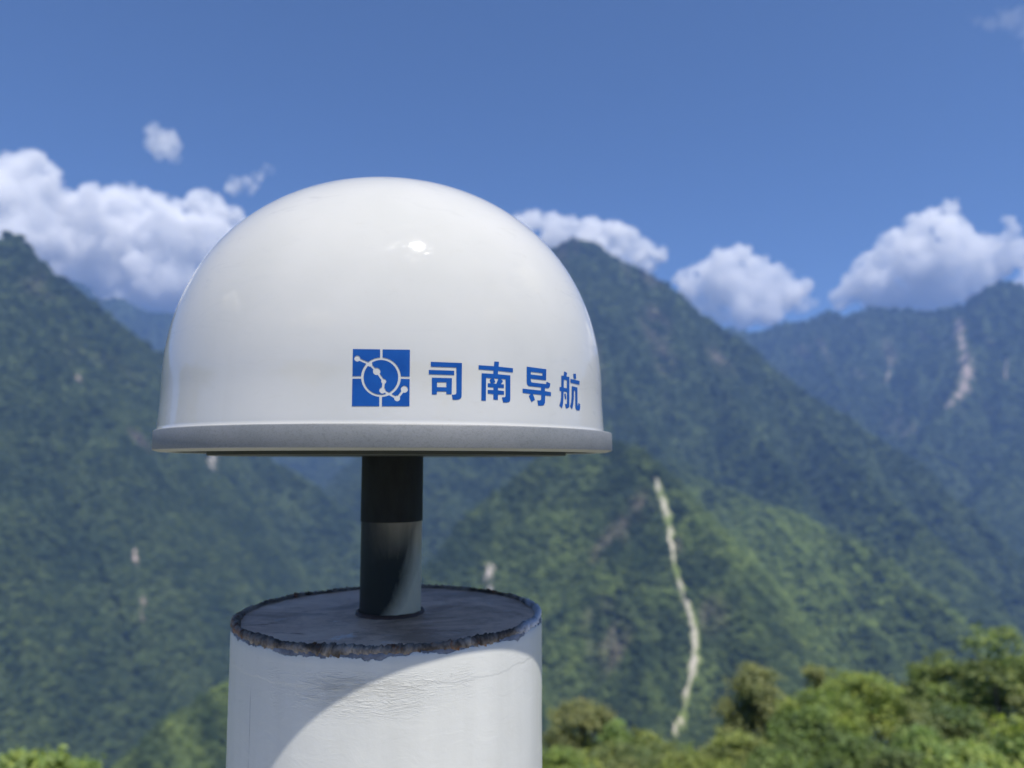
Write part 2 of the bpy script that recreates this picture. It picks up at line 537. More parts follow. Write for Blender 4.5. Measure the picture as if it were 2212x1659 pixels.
# scars as draped strips
for nm, lab, P, ws, q in scar_paths:
    # resample
    S = []
    for i in range(len(P) - 1):
        L = max(1.0, math.hypot(P[i + 1].x - P[i].x, P[i + 1].y - P[i].y))
        k = max(2, int(L / 4))
        for j in range(k):
            f = j / k
            S.append((P[i].x + (P[i + 1].x - P[i].x) * f, P[i].y + (P[i + 1].y - P[i].y) * f, ws[i] + (ws[i + 1] - ws[i]) * f))
    S.append((P[-1].x, P[-1].y, ws[-1]))
    S = np.array(S)
    kern = 5
    Sx = np.convolve(np.pad(S[:, 0], kern, 'edge'), np.ones(2 * kern + 1) / (2 * kern + 1), 'valid')
    Sy = np.convolve(np.pad(S[:, 1], kern, 'edge'), np.ones(2 * kern + 1) / (2 * kern + 1), 'valid')
    # strips are spread across the line of sight
    rl = np.hypot(Sx, Sy)
    nx, ny = Sy / rl, -Sx / rl
    NW = 13
    off = np.linspace(-1, 1, NW)
    ar = np.arange(len(S))
    jag = 1 + 0.9 * fbm(ar / 3.2, np.zeros(len(S)), 3, int(abs(Sx[0])) % 97)
    wob = 4.5 * fbm(ar / 5.0, np.full(len(S), 3.3), 3, 13)
    Sx = Sx + nx * wob; Sy = Sy + ny * wob
    taper = np.clip(np.minimum(np.arange(len(S)), np.arange(len(S))[::-1]) / 3.0, 0.15, 1)
    W_ = S[:, 2] * jag * taper
    eL = 1 + 1.1 * fbm(ar / 2.6, np.full(len(S), 9.1), 3, 77); eR = 1 + 1.1 * fbm(ar / 2.3, np.full(len(S), 4.7), 3, 99)
    o2d = np.where(off[None] < 0, off[None] * np.clip(eL, 0.25, 2)[:, None], off[None] * np.clip(eR, 0.25, 2)[:, None]) * W_[:, None]
    X = Sx[:, None] + nx[:, None] * o2d
    Y = Sy[:, None] + ny[:, None] * o2d
    Z = height(X.ravel(), Y.ravel()).reshape(X.shape) + 3.5 + 2.5 * (1 - off[None] ** 2)
    ns = len(S)
    V = np.stack([X.ravel(), Y.ravel(), Z.ravel()], 1)
    F = [(i * NW + j, i * NW + j + 1, (i + 1) * NW + j + 1, (i + 1) * NW + j) for i in range(ns - 1) for j in range(NW - 1)]
    me = mesh_np(nm, V, F)
    green = np.array([0.16, 0.22, 0.05]) if q == 1.0 else np.array([0.055, 0.08, 0.032])
    pale = np.array([0.66, 0.60, 0.50]) if q == 1.0 else np.array([0.64, 0.57, 0.53]) if q > 0.9 else np.array([0.58, 0.46, 0.42])
    nn = fbm(X.ravel() / 9, Y.ravel() / 9, 3, 5) * (1.0 if q == 1.0 else 1.5)
    o2 = np.tile(off, ns)
    f = np.clip((1.25 if q == 1.0 else 1.0) - np.abs(o2 + (0.15 if q == 1.0 else 0)) * 1.5 + nn * 1.1, 0, 1)
    along = fbm(Sx / 28, Sy / 28, 3, 8)
    f = (f * np.clip(0.85 + np.repeat(along, NW) * 2.6, 0.10, 1))[:, None]
    c = green * (1 - f) + pale * f * (0.45 + 0.55 * q)
    a_ = me.attributes.new('tint', 'FLOAT_COLOR', 'POINT')
    a_.data.foreach_set('color', np.concatenate([c, np.ones((len(c), 1))], 1).astype(np.float32).ravel())
    o = link(nm, me, None, [M_SCREE])
    tag(o, lab, kind='structure')

# ---------------------------------------------------------------- forest canopy on the mountains
g = np.random.default_rng(4)
pts = []


def cells(r0, r1, spacing):
    n = int((r1 * r1 - r0 * r0) * AZ_HALF / spacing ** 2)
    r_ = np.sqrt(g.random(n) * (r1 * r1 - r0 * r0) + r0 * r0)
    a_ = (g.random(n) * 2 - 1) * AZ_HALF * 0.9
    return r_ * np.sin(a_), r_ * np.cos(a_)


for r0, r1, sp, sz in ((420, 1200, 5.6, 4.4), (1200, 2200, 7.0, 5.8), (2200, 3600, 10.0, 7.8), (3600, 6200, 17.0, 11.5)):
    x, y = cells(r0, r1, sp)
    z = height(x, y)
    e = 6.0
    zx = (height(x + e, y) - z) / e; zy = (height(x, y + e) - z) / e
    # keep the faces turned to the viewer, and whatever the frame can show
    d = np.sqrt(x * x + y * y + (z - EYE) ** 2)
    facing = (-zx * (-x) + -zy * (-y) + (EYE - z)) / d / np.sqrt(1 + zx ** 2 + zy ** 2)
    elev = (z - EYE) / np.hypot(x, y)
    keep = (facing > -0.12) & (elev > -0.5) & (scar_mask(x, y, 2.0) < 0.5) & (z > FLOOR + 15)
    x, y, z = x[keep], y[keep], z[keep]
    c, pm = tint_of(x, y, z)
    k2 = g.random(len(x)) > pm * 0.8
    x, y, z, c = x[k2], y[k2], z[k2], c[k2]
    s = sz * (0.45 + 1.05 * g.random(len(x)) ** 1.8) * (1 + 0.7 * fbm(x / 40, y / 40, 2, 40))
    pts.append((x, y, z, s, c))
PX = np.concatenate([p[0] for p in pts]); PY = np.concatenate([p[1] for p in pts]); PZ = np.concatenate([p[2] for p in pts])
PS = np.concatenate([p[3] for p in pts]); PC = np.concatenate([p[4] for p in pts])
print('canopy points', len(PX))
fme = bpy.data.meshes.new('forest')
fme.vertices.add(len(PX))
fme.vertices.foreach_set('co', np.stack([PX, PY, PZ - PS * 0.05], 1).astype(np.float32).ravel())
a_ = fme.attributes.new('crown_size', 'FLOAT', 'POINT'); a_.data.foreach_set('value', PS.astype(np.float32))
a_ = fme.attributes.new('tint', 'FLOAT_COLOR', 'POINT')
a_.data.foreach_set('color', np.concatenate([PC, np.ones((len(PC), 1))], 1).astype(np.float32).ravel())
forest = link('forest', fme)
tag(forest, 'dense forest of rounded tree crowns covering the mountain slopes', 'forest', kind='stuff')
ng = bpy.data.node_groups.new('forest_nodes', 'GeometryNodeTree')
ng.interface.new_socket('Geometry', in_out='INPUT', socket_type='NodeSocketGeometry')
ng.interface.new_socket('Geometry', in_out='OUTPUT', socket_type='NodeSocketGeometry')
N = ng.nodes
gi, go = N.new('NodeGroupInput'), N.new('NodeGroupOutput')
join = N.new('GeometryNodeJoinGeometry')
for k in range(4):
    ico = N.new('GeometryNodeMeshIcoSphere'); ico.inputs['Radius'].default_value = 1.0; ico.inputs['Subdivisions'].default_value = 4
    nz = N.new('ShaderNodeTexNoise'); nz.inputs['Scale'].default_value = 1.9; nz.inputs['Detail'].default_value = 3.0; nz.inputs['Roughness'].default_value = 0.62
    pos = N.new('GeometryNodeInputPosition')
    add = N.new('ShaderNodeVectorMath'); add.operation = 'ADD'; add.inputs[1].default_value = (k * 7.3, k * 3.1, 0)
    ng.links.new(pos.outputs[0], add.inputs[0]); ng.links.new(add.outputs[0], nz.inputs['Vector'])
    mr = N.new('ShaderNodeMapRange'); mr.inputs[1].default_value = 0.3; mr.inputs[2].default_value = 0.7; mr.inputs[3].default_value = 0.55; mr.inputs[4].default_value = 1.35
    ng.links.new(nz.outputs[0], mr.inputs[0])
    sc = N.new('ShaderNodeVectorMath'); sc.operation = 'SCALE'
    ng.links.new(pos.outputs[0], sc.inputs[0]); ng.links.new(mr.outputs[0], sc.inputs['Scale'])
    sp = N.new('GeometryNodeSetPosition')
    ng.links.new(ico.outputs[0], sp.inputs[0]); ng.links.new(sc.outputs[0], sp.inputs['Position'])
    sm = N.new('GeometryNodeSetMaterial'); sm.inputs['Material'].default_value = M_CANOPY
    ng.links.new(sp.outputs[0], sm.inputs[0])
    g2 = N.new('GeometryNodeGeometryToInstance'); ng.links.new(sm.outputs[0], g2.inputs[0])
    ng.links.new(g2.outputs[0], join.inputs[0])
iop = N.new('GeometryNodeInstanceOnPoints')
iop.inputs['Pick Instance'].default_value = True
ng.links.new(gi.outputs[0], iop.inputs['Points']); ng.links.new(join.outputs[0], iop.inputs['Instance'])
ri = N.new('FunctionNodeRandomValue'); ri.data_type = 'INT'
ri.inputs[4].default_value = 0; ri.inputs[5].default_value = 3
ng.links.new(ri.outputs[2], iop.inputs['Instance Index'])
rv = N.new('FunctionNodeRandomValue'); rv.data_type = 'FLOAT_VECTOR'
rv.inputs[0].default_value = (-0.25, -0.25, 0); rv.inputs[1].default_value = (0.25, 0.25, 6.28)
ng.links.new(rv.outputs[0], iop.inputs['Rotation'])
na = N.new('GeometryNodeInputNamedAttribute'); na.data_type = 'FLOAT'; na.inputs[0].default_value = 'crown_size'
cx = N.new('ShaderNodeCombineXYZ')
mu = N.new('ShaderNodeMath'); mu.operation = 'MULTIPLY'; mu.inputs[1].default_value = 0.80
ng.links.new(na.outputs[0], mu.inputs[0])
ng.links.new(na.outputs[0], cx.inputs[0]); ng.links.new(na.outputs[0], cx.inputs[1]); ng.links.new(mu.outputs[0], cx.inputs[2])
ng.links.new(cx.outputs[0], iop.inputs['Scale'])
ng.links.new(iop.outputs[0], go.inputs[0])
md = forest.modifiers.new('crowns', 'NODES'); md.node_group = ng

# ---------------------------------------------------------------- haze
hz = NT('thin_blue_air')
pv = hz.n('VolumePrincipled', ins={'Color': (0.28, 0.48, 1.0, 1), 'Density': 1.12e-4, 'Anisotropy': 0.1})
hz.l(pv.outputs[0], hz.out.inputs[1])
zt = float(max(HZ.max(), 1100) + 40); zb = float(min(HZ.min(), FLOOR) - 25)
bm = bmesh.new(); bmesh.ops.create_cube(bm, size=1.0)
for v in bm.verts:
    v.co = Vector((v.co.x * 14400, v.co.y * 14400, zt if v.co.z > 0 else zb))
hme = bpy.data.meshes.new('haze'); bm.to_mesh(hme); bm.free()
haze = link('haze', hme, None, [hz.m])
tag(haze, 'thin bluish air between the hilltop and the mountains', 'haze', kind='stuff')

# ---------------------------------------------------------------- clouds
def mat_cloud(dens, name, cell, lo, hi):
    t = NT(name)
    n = t.noise(1.0 / cell, 6, 0.62, t.coord(), 0.4)
    d = t.math('MULTIPLY', t.ramp(n, [(lo, 0.0), (hi, 1.0)]), dens)
    v = t.n('VolumePrincipled', ins={'Color': (0.999, 0.999, 1.0, 1), 'Density': d, 'Anisotropy': 0.0})
    t.l(v.outputs[0], t.out.inputs[1])
    return t.m


M_CL = mat_cloud(0.018, 'dense_cloud', 230, 0.38, 0.66); M_CW = mat_cloud(0.010, 'thin_cloud', 150, 0.40, 0.62); M_CF = mat_cloud(0.0022, 'faint_cloud', 200, 0.42, 0.66)
CLOUDS = [
    ('white cumulus tower rising at the left edge above the left mountain', 9300, M_CL,
     [(50, 372, 40), (20, 395, 45), (95, 378, 26), (15, 450, 60), (70, 425, 42), (110, 400, 22), (60, 480, 55), (100, 520, 45), (-40, 430, 60), (20, 530, 60)]),
    ('wide heaped white cloud bank between the left mountain and the dome', 9800, M_CL,
     [(150, 445, 30), (190, 455, 38), (245, 442, 36), (290, 444, 36), (335, 458, 36), (200, 520, 68), (290, 520, 68), (385, 458, 24), (428, 444, 30),
      (466, 452, 26), (498, 474, 25), (520, 495, 18), (370, 520, 60), (450, 520, 52), (498, 550, 45), (250, 600, 62), (350, 605, 62), (430, 610, 50),
      (150, 570, 55), (300, 640, 32), (390, 650, 34), (90, 580, 45), (470, 590, 40), (350, 690, 34), (420, 690, 30), (250, 670, 30)]),
    ('small lone white puff high above the left cloud bank', 9000, M_CW,
     [(333, 278, 13), (350, 300, 24), (366, 314, 22), (375, 337, 13), (325, 312, 14), (346, 328, 15), (368, 292, 14)]),
    ('little ragged white cloud just above left of the dome', 9000, M_CW,
     [(508, 402, 17), (530, 396, 14), (555, 382, 13), (581, 367, 11), (545, 405, 10), (568, 374, 9), (500, 390, 9), (540, 418, 7)]),
    ('white cloud bank behind the pointed mountain peak', 9600, M_CL,
     [(1150, 477, 27), (1185, 482, 24), (1125, 475, 18), (1230, 490, 24), (1280, 499, 30), (1322, 502, 30), (1200, 522, 40), (1270, 532, 40), (1356, 518, 25),
      (1392, 538, 24), (1428, 552, 17), (1372, 562, 25), (1402, 578, 20), (1332, 562, 30), (1120, 520, 34), (1060, 520, 34)]),
    ('rounded white cloud in the saddle right of the pointed peak', 9700, M_CL,
     [(1560, 567, 33), (1590, 562, 29), (1522, 592, 27), (1630, 582, 27), (1482, 602, 20), (1680, 592, 20), (1500, 632, 34), (1570, 622, 50), (1640, 632, 45),
      (1700, 632, 34), (1740, 620, 17), (1730, 652, 24), (1600, 672, 38), (1660, 672, 32), (1540, 670, 34), (1758, 655, 14)]),
    ('tall billowing cumulus above the far right mountains', 9900, M_CL,
     [(2052, 450, 17), (2042, 478, 27), (2012, 484, 24), (1990, 512, 38), (2050, 512, 40), (1940, 520, 26), (1908, 528, 21), (1930, 562, 40), (1880, 582, 34),
      (2000, 572, 55), (2080, 552, 48), (1850, 622, 34), (1920, 622, 50), (1820, 642, 24), (2000, 632, 50), (2100, 602, 45), (2142, 572, 32), (2060, 642, 30),
      (1890, 652, 25), (2175, 478, 11), (2182, 500, 15), (2163, 515, 16), (2150, 542, 25), (2202, 545, 26), (2240, 560, 30)]),
    ('low white cloud edge at the far right behind the summit', 9500, M_CL, [(2225, 612, 22), (2260, 600, 30), (2290, 620, 40)]),
    ('broad white cloud floating high behind the viewer, seen only in reflections', 6000, M_CL, 'sky', (70, 38, 900)),
    ('white cloud to the viewer\'s right, seen only in reflections', 7000, M_CL, 'sky', (110, 28, 800)),
    ('white cloud to the viewer\'s left, seen only in reflections', 7000, M_CL, 'sky', (-95, 26, 900)),
    ('white cloud low behind the viewer, seen only in reflections', 7500, M_CL, 'sky', (-150, 24, 1000)),
    ('thin wispy cloud at the top right corner of the sky', 7000, M_CF,
     [(2165, 38, 16), (2190, 46, 22), (2215, 50, 26), (2192, 70, 12), (2140, 52, 10), (2095, 34, 8), (2112, 44, 8), (2048, 30, 6), (2225, 95, 14)]),
]
CLOUDS = [c if len(c) == 4 else (c[0], c[1], c[2], c[4]) for c in CLOUDS]
for ci, (lab, dist, mat, lobes) in enumerate(CLOUDS):
    if not isinstance(lobes, list):          # outside the frame: azimuth, elevation (degrees), half width (m)
        a_, e_, hw_ = lobes
        q_ = random.Random(ci * 7 + 1)
        o_ = Vector((math.sin(R(a_)) * math.cos(R(e_)), math.cos(R(a_)) * math.cos(R(e_)), math.sin(R(e_)))) * dist
        sd_ = Vector((math.cos(R(a_)), -math.sin(R(a_)), 0))
        bm = bmesh.new()
        for k in range(34):
            m4 = bmesh.ops.create_icosphere(bm, subdivisions=2, radius=hw_ * q_.uniform(0.12, 0.32))
            c = sd_ * q_.gauss(0, 0.5) * hw_ + Vector((q_.gauss(0, 0.3), q_.gauss(0, 0.3), abs(q_.gauss(0, 0.22)))) * hw_
            for v in m4['verts']: v.co += c
        me = bpy.data.meshes.new('cloud'); bm.to_mesh(me); bm.free()
        o = link('cloud', me, None, [mat]); o.location = o_
        rm = o.modifiers.new('merge', 'REMESH'); rm.mode = 'VOXEL'; rm.voxel_size = 45
        tag(o, lab, 'cloud', group='clouds in the sky')
        continue
    rr_ = random.Random(ci + 3)
    bm = bmesh.new()
    ctr = at(lobes[0][0], lobes[0][1], dist)
    thin = mat is not M_CL

    def ball(c, r_):
        m4 = bmesh.ops.create_icosphere(bm, subdivisions=2, radius=r_)
        for v in m4['verts']: v.co += c
    for (x, y, rp) in lobes:
        r_ = rp / FPX * dist
        c = at(x, y, dist + rr_.uniform(-0.6, 0.6) * r_) - ctr
        ball(c, r_ * 1.04)
        for k in range(9 if not thin else 6):
            d = Vector((rr_.gauss(0, 1), -abs(rr_.gauss(0, 1)) * 0.9, rr_.gauss(0.25, 0.8))).normalized()
            q = rr_.uniform(0.16, 0.46)
            ball(c + d * r_ * rr_.uniform(0.72, 0.95), r_ * q)
    me = bpy.data.meshes.new('cloud'); bm.to_mesh(me); bm.free()
    o = link('cloud', me, None, [mat])
    o.location = ctr
    rm = o.modifiers.new('merge', 'REMESH'); rm.mode = 'VOXEL'; rm.voxel_size = 15 if not thin else 12
    for k, (sz, st) in enumerate(((240, 130), (90, 75), (35, 30))):
        if thin: sz *= 0.6; st *= 0.7
        tx = bpy.data.textures.new('cloud_relief', 'CLOUDS'); tx.noise_scale = sz; tx.noise_depth = 2
        dm = o.modifiers.new('relief', 'DISPLACE'); dm.texture = tx; dm.strength = st; dm.mid_level = 0.5; dm.texture_coords = 'LOCAL'
    tag(o, lab, 'cloud', group='clouds in the sky')

# ---------------------------------------------------------------- antenna, pole and pillar
AXD, AXA = 0.6595, -0.1588
AX, AY = AXD * math.sin(AXA), AXD * math.cos(AXA)
Z_PT, Z_PB = EYE + 0.0233, EYE + 0.0082       # round plate, top and bottom
Z_DB = EYE + 0.0215                            # foot of the radome
PIL_R, PIL_Z = 0.1285, EYE - 0.1285
POLE_R = 0.0260
OFFX = -0.0022                                 # radome sits a hair off the plate's axis


def mat_radome():
    t = NT('glossy_white_radome')
    co = t.coord()
    big = t.noise(9, 4, 0.5, co)
    fine = t.noise(160, 5, 0.6, co)
    sm = t.noise(30, 6, 0.75, t.coord((1, 1, 2.2)), 1.5)
    c = t.mix(t.ramp(big, [(0.35, 0.0), (0.7, 1.0)]), (0.635, 0.635, 0.61), (0.57, 0.575, 0.55))
    dust = t.ramp(sm, [(0.60, 0.0), (0.70, 1.0)])
    c = t.mix(t.math('MULTIPLY', dust, 0.22), c, (0.50, 0.485, 0.43))
    drip = t.ramp(t.noise(26, 4, 0.6, t.coord((1, 1, 0.06))), [(0.56, 0.0), (0.70, 1.0)])
    zz = t.n('SeparateXYZ', ins={0: co}).outputs[2]
    drip = t.math('MULTIPLY', drip, t.ramp(t.math('DIVIDE', zz, 0.16), [(0.0, 1.0), (0.9, 0.0)]))
    c = t.mix(t.math('MULTIPLY', drip, 0.16), c, (0.47, 0.47, 0.43))
    stre = t.ramp(t.noise(38, 7, 0.72, t.coord((0.55, 0.55, 1.9)), 1.2), [(0.55, 0.0), (0.68, 1.0)])
    v = t.n('TexVoronoi', ins={'Vector': co, 'Scale': 34.0})
    spk = t.ramp(v.outputs[0], [(0.012, 1.0), (0.02, 0.0)])
    pick = t.ramp(t.n('SeparateColor', ins={0: v.outputs[1]}).outputs[0], [(0.80, 0.0), (0.82, 1.0)], 'CONSTANT')
    spk = t.math('MULTIPLY', spk, pick)
    c = t.mix(t.math('MULTIPLY', spk, 0.6), c, (0.22, 0.20, 0.17))
    ro = t.math('ADD', t.math('MULTIPLY', dust, 0.12), t.math('ADD', 0.02, t.math('MULTIPLY', big, 0.04)))
    h = t.math('ADD', t.math('MULTIPLY', fine, 0.35), t.math('MULTIPLY', big, 3.0))
    h = t.math('ADD', h, t.math('MULTIPLY', spk, 2.0))
    return t.pbr(Base_Color=c, Roughness=ro, Specular_IOR_Level=0.8, Coat_Weight=t.math('MULTIPLY', stre, 0.5), Coat_Roughness=0.22,
                 Subsurface_Weight=0.12, Subsurface_Radius=(0.02, 0.018, 0.015), Subsurface_Scale=0.3,
                 Normal=t.bump(h, 0.35, 0.0004))


def mat_print():
    t = NT('blue_printed_paint')
    n = t.noise(60, 5, 0.6, t.coord())
    c = t.mix(t.ramp(n, [(0.3, 0.0), (0.75, 1.0)]), (0.006, 0.065, 0.30), (0.010, 0.095, 0.38))
    return t.pbr(Base_Color=c, Roughness=0.32, Specular_IOR_Level=0.45)


def mat_casting():
    t = NT('wrinkled_grey_coating')
    co = t.coord((1, 1, 1.5))
    n = t.noise(340, 3, 0.6, co, 1.2)
    rid = t.math('ABSOLUTE', t.math('SUBTRACT', n, 0.5))
    m = t.noise(14, 4, 0.6, co)
    c = t.mix(t.ramp(m, [(0.3, 0.0), (0.7, 1.0)]), (0.175, 0.19, 0.20), (0.225, 0.235, 0.245))
    c = t.mix(1.0, c, t.ramp(rid, [(0.0, 1.1), (0.14, 0.88)]), 'MULTIPLY')
    return t.pbr(Base_Color=c, Roughness=0.48, Specular_IOR_Level=0.5, Normal=t.bump(rid, -1.0, 0.0022))


def mat_under(nm, a, b):
    t = NT(nm)
    c = t.mix(t.noise(40, 4, 0.6, t.coord()), a, b)
    return t.pbr(Base_Color=c, Roughness=0.6)


def mat_black_pole():
    t = NT('black_rubbery_paint')
    n = t.noise(70, 6, 0.7, t.coord((1, 1, 0.35)))
    c = t.mix(t.ramp(n, [(0.35, 0.0), (0.8, 1.0)]), (0.006, 0.008, 0.008), (0.018, 0.026, 0.022))
    return t.pbr(Base_Color=c, Roughness=0.62, Specular_IOR_Level=0.3, Normal=t.bump(n, 0.3, 0.0006))


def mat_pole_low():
    """worn grey pole end with dark smear; sunlit lower right painted into the colour"""
    t = NT('grey_pole_smear_and_painted_sun')
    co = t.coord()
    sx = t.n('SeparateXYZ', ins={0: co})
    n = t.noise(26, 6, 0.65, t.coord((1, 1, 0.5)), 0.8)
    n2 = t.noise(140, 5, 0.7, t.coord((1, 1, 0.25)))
    # local x runs across the pole, z up from the foot; the pale lower right is painted sunlight
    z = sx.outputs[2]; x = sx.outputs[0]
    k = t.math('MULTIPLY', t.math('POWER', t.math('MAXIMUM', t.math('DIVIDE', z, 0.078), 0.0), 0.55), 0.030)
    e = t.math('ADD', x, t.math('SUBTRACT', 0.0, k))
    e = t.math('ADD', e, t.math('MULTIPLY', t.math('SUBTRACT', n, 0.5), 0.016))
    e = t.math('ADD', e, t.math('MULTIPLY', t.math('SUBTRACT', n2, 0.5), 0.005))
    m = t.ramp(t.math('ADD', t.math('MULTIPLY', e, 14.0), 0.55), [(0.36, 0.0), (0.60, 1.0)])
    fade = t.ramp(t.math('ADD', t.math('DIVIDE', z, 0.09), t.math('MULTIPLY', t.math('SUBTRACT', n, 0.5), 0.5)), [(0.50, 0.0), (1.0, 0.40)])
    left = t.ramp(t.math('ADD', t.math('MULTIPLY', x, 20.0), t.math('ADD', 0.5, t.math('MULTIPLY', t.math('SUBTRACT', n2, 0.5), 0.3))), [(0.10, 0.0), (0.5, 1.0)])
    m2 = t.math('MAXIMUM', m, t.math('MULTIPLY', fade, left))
    painted_sun = t.mix(t.ramp(n2, [(0.25, 0.0), (0.8, 1.0)]), (0.92, 0.80, 0.54), (0.78, 0.64, 0.40))
    c = t.mix(m2, t.mix(n, (0.010, 0.011, 0.008), (0.045, 0.040, 0.022)), painted_sun)
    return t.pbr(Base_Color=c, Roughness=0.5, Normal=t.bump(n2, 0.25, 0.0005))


def mat_pillar():
    """thick white gloss paint over grey primed steel; chipped edge below the weld"""
    t = NT('white_paint_on_steel_pipe')
    co = t.coord()
    z = t.n('SeparateXYZ', ins={0: co}).outputs[2]
    edge = t.noise(34, 6, 0.68, t.coord((1, 1, 0.6)), 0.4)
    dz = t.math('SUBTRACT', PIL_Z, z)                                   # depth below the rim
    lim = t.math('ADD', 0.0050, t.math('MULTIPLY', t.math('SUBTRACT', edge, 0.5), 0.017))
    bare = t.ramp(t.math('ADD', t.math('MULTIPLY', t.math('SUBTRACT', lim, dz), 900.0), 0.5), [(0.3, 0.0), (0.7, 1.0)])
    # chips
    v = t.noise(120, 5, 0.75, t.coord((1, 1, 0.7)), 1.0)
    near = t.ramp(t.math('DIVIDE', dz, 0.03), [(0.3, 1.0), (1.0, 0.0)])
    chip = t.math('MULTIPLY', t.ramp(v, [(0.685, 0.0), (0.70, 1.0)]), t.math('ADD', 0.0, near))
    v2 = t.n('TexVoronoi', ins={'Vector': t.coord((1, 1, 0.45)), 'Scale': 30.0})
    pk = t.ramp(t.n('SeparateColor', ins={0: v2.outputs[1]}).outputs[0], [(0.74, 0.0), (0.76, 1.0)], 'CONSTANT')
    spot = t.math('MULTIPLY', t.ramp(v2.outputs[0], [(0.03, 1.0), (0.06, 0.0)]), pk)
    bare = t.math('MAXIMUM', bare, chip)
    rustn = t.noise(75, 5, 0.7, co)
    prim = t.mix(t.ramp(rustn, [(0.35, 0.0), (0.6, 1.0)]), (0.12, 0.12, 0.135), (0.28, 0.285, 0.31))
    prim = t.mix(t.ramp(rustn, [(0.66, 0.0), (0.72, 1.0)]), prim, (0.20, 0.065, 0.018))
    run = t.noise(22, 5, 0.6, t.coord((1, 1, 0.12)))
    paint = t.mix(t.ramp(run, [(0.35, 0.0), (0.7, 1.0)]), (0.69, 0.70, 0.67), (0.61, 0.62, 0.59))
    dirt = t.noise(12, 7, 0.7, t.coord((1, 1, 0.35)), 0.6)
    paint = t.mix(t.ramp(dirt, [(0.60, 0.0), (0.78, 0.35)]), paint, (0.50, 0.47, 0.38))
    paint = t.mix(t.math('MULTIPLY', spot, 0.7), paint, (0.32, 0.20, 0.10))
    halo = t.ramp(t.math('ADD', t.math('MULTIPLY', t.math('SUBTRACT', lim, dz), 400.0), 1.0), [(0.2, 0.0), (0.95, 0.45)])
    paint = t.mix(halo, paint, (0.58, 0.60, 0.60))
    c = t.mix(bare, paint, prim)
    # vertical hairline seam a little left of the middle
    sx = t.n('SeparateXYZ', ins={0: co})
    xx = t.math('ADD', sx.outputs[0], t.math('MULTIPLY', t.math('SUBTRACT', t.noise(25, 2, 0.5, t.coord((0, 0, 1))), 0.5), 0.004))
    seam = t.math('LESS_THAN', t.math('ABSOLUTE', t.math('ADD', xx, 0.0855)), 0.00030)
    seam = t.math('MULTIPLY', seam, t.ramp(t.noise(18, 3, 0.6, t.coord((0, 0, 1))), [(0.45, 0.0), (0.55, 0.55)]))
    c = t.mix(seam, c, (0.22, 0.24, 0.25))
    # relief: paint film edge, orange peel, wrinkled runs in the paint below the rim
    peel = t.noise(330, 3, 0.5, t.coord((1, 1, 1.3)), 0.3)
    peel2 = t.noise(45, 4, 0.6, t.coord((1, 1, 1.6)), 0.8)
    wr = t.noise(110, 6, 0.7, t.coord((0.45, 0.45, 2.2)), 1.6)
    # wrinkles sit in a band 15 to 45 mm below the rim and are strongest in front
    band = t.ramp(t.math('DIVIDE', dz, 0.06), [(0.2, 0.0), (0.38, 1.0), (0.55, 0.8), (0.85, 0.0)])
    front = t.ramp(t.math('ADD', t.math('MULTIPLY', t.math('ABSOLUTE', t.math('SUBTRACT', sx.outputs[0], 0.0)), 9.0), t.math('MULTIPLY', t.math('SUBTRACT', dirt, 0.5), 1.2)), [(0.2, 1.0), (0.62, 0.05)])
    wmask = t.math('MULTIPLY', band, front)
    h = t.math('ADD', t.math('MULTIPLY', peel, 0.10), t.math('MULTIPLY', peel2, 0.55))
    h = t.math('ADD', h, t.math('MULTIPLY', t.math('MULTIPLY', t.math('ABSOLUTE', t.math('SUBTRACT', wr, 0.5)), 6.0), wmask))
    h = t.math('ADD', h, t.math('MULTIPLY', bare, -1.6))
    h = t.math('ADD', h, t.math('MULTIPLY', spot, 0.9))
    ledge = t.ramp(t.math('DIVIDE', t.math('ADD', dz, t.math('MULTIPLY', t.math('SUBTRACT', edge, 0.5), 0.012)), 0.05), [(0.50, 0.0), (0.53, 1.0)])
    h = t.math('ADD', h, t.math('MULTIPLY', ledge, -0.28))
    ro = t.math('ADD', t.math('MULTIPLY', bare, 0.3), t.math('ADD', 0.27, t.math('MULTIPLY', peel2, 0.12)))
    return t.pbr(Base_Color=c, Roughness=ro, Specular_IOR_Level=0.5, Normal=t.bump(h, 0.8, 0.0007))


def mat_top():
    t = NT('weathered_primed_steel')
    co = t.coord()
    n = t.noise(16, 7, 0.65, co, 0.6); n2 = t.noise(95, 6, 0.7, t.coord((0.5, 1.4, 1)))
    c = t.mix(t.ramp(n, [(0.3, 0.0), (0.7, 1.0)]), (0.58, 0.40, 0.29), (0.88, 0.68, 0.52))
    c = t.mix(t.ramp(n2, [(0.60, 0.0), (0.68, 0.8)]), c, (0.24, 0.11, 0.06))
    c = t.mix(t.ramp(t.noise(20, 6, 0.7, co, 1.5), [(0.60, 0.0), (0.68, 0.8)]), c, (0.85, 0.82, 0.80))
    c = t.mix(t.ramp(t.noise(9, 6, 0.7, co, 0.8), [(0.46, 0.0), (0.60, 0.75)]), c, (0.26, 0.17, 0.115))
    return t.pbr(Base_Color=c, Roughness=0.5, Specular_IOR_Level=0.4, Normal=t.bump(t.math('ADD', n, n2), 0.9, 0.002))


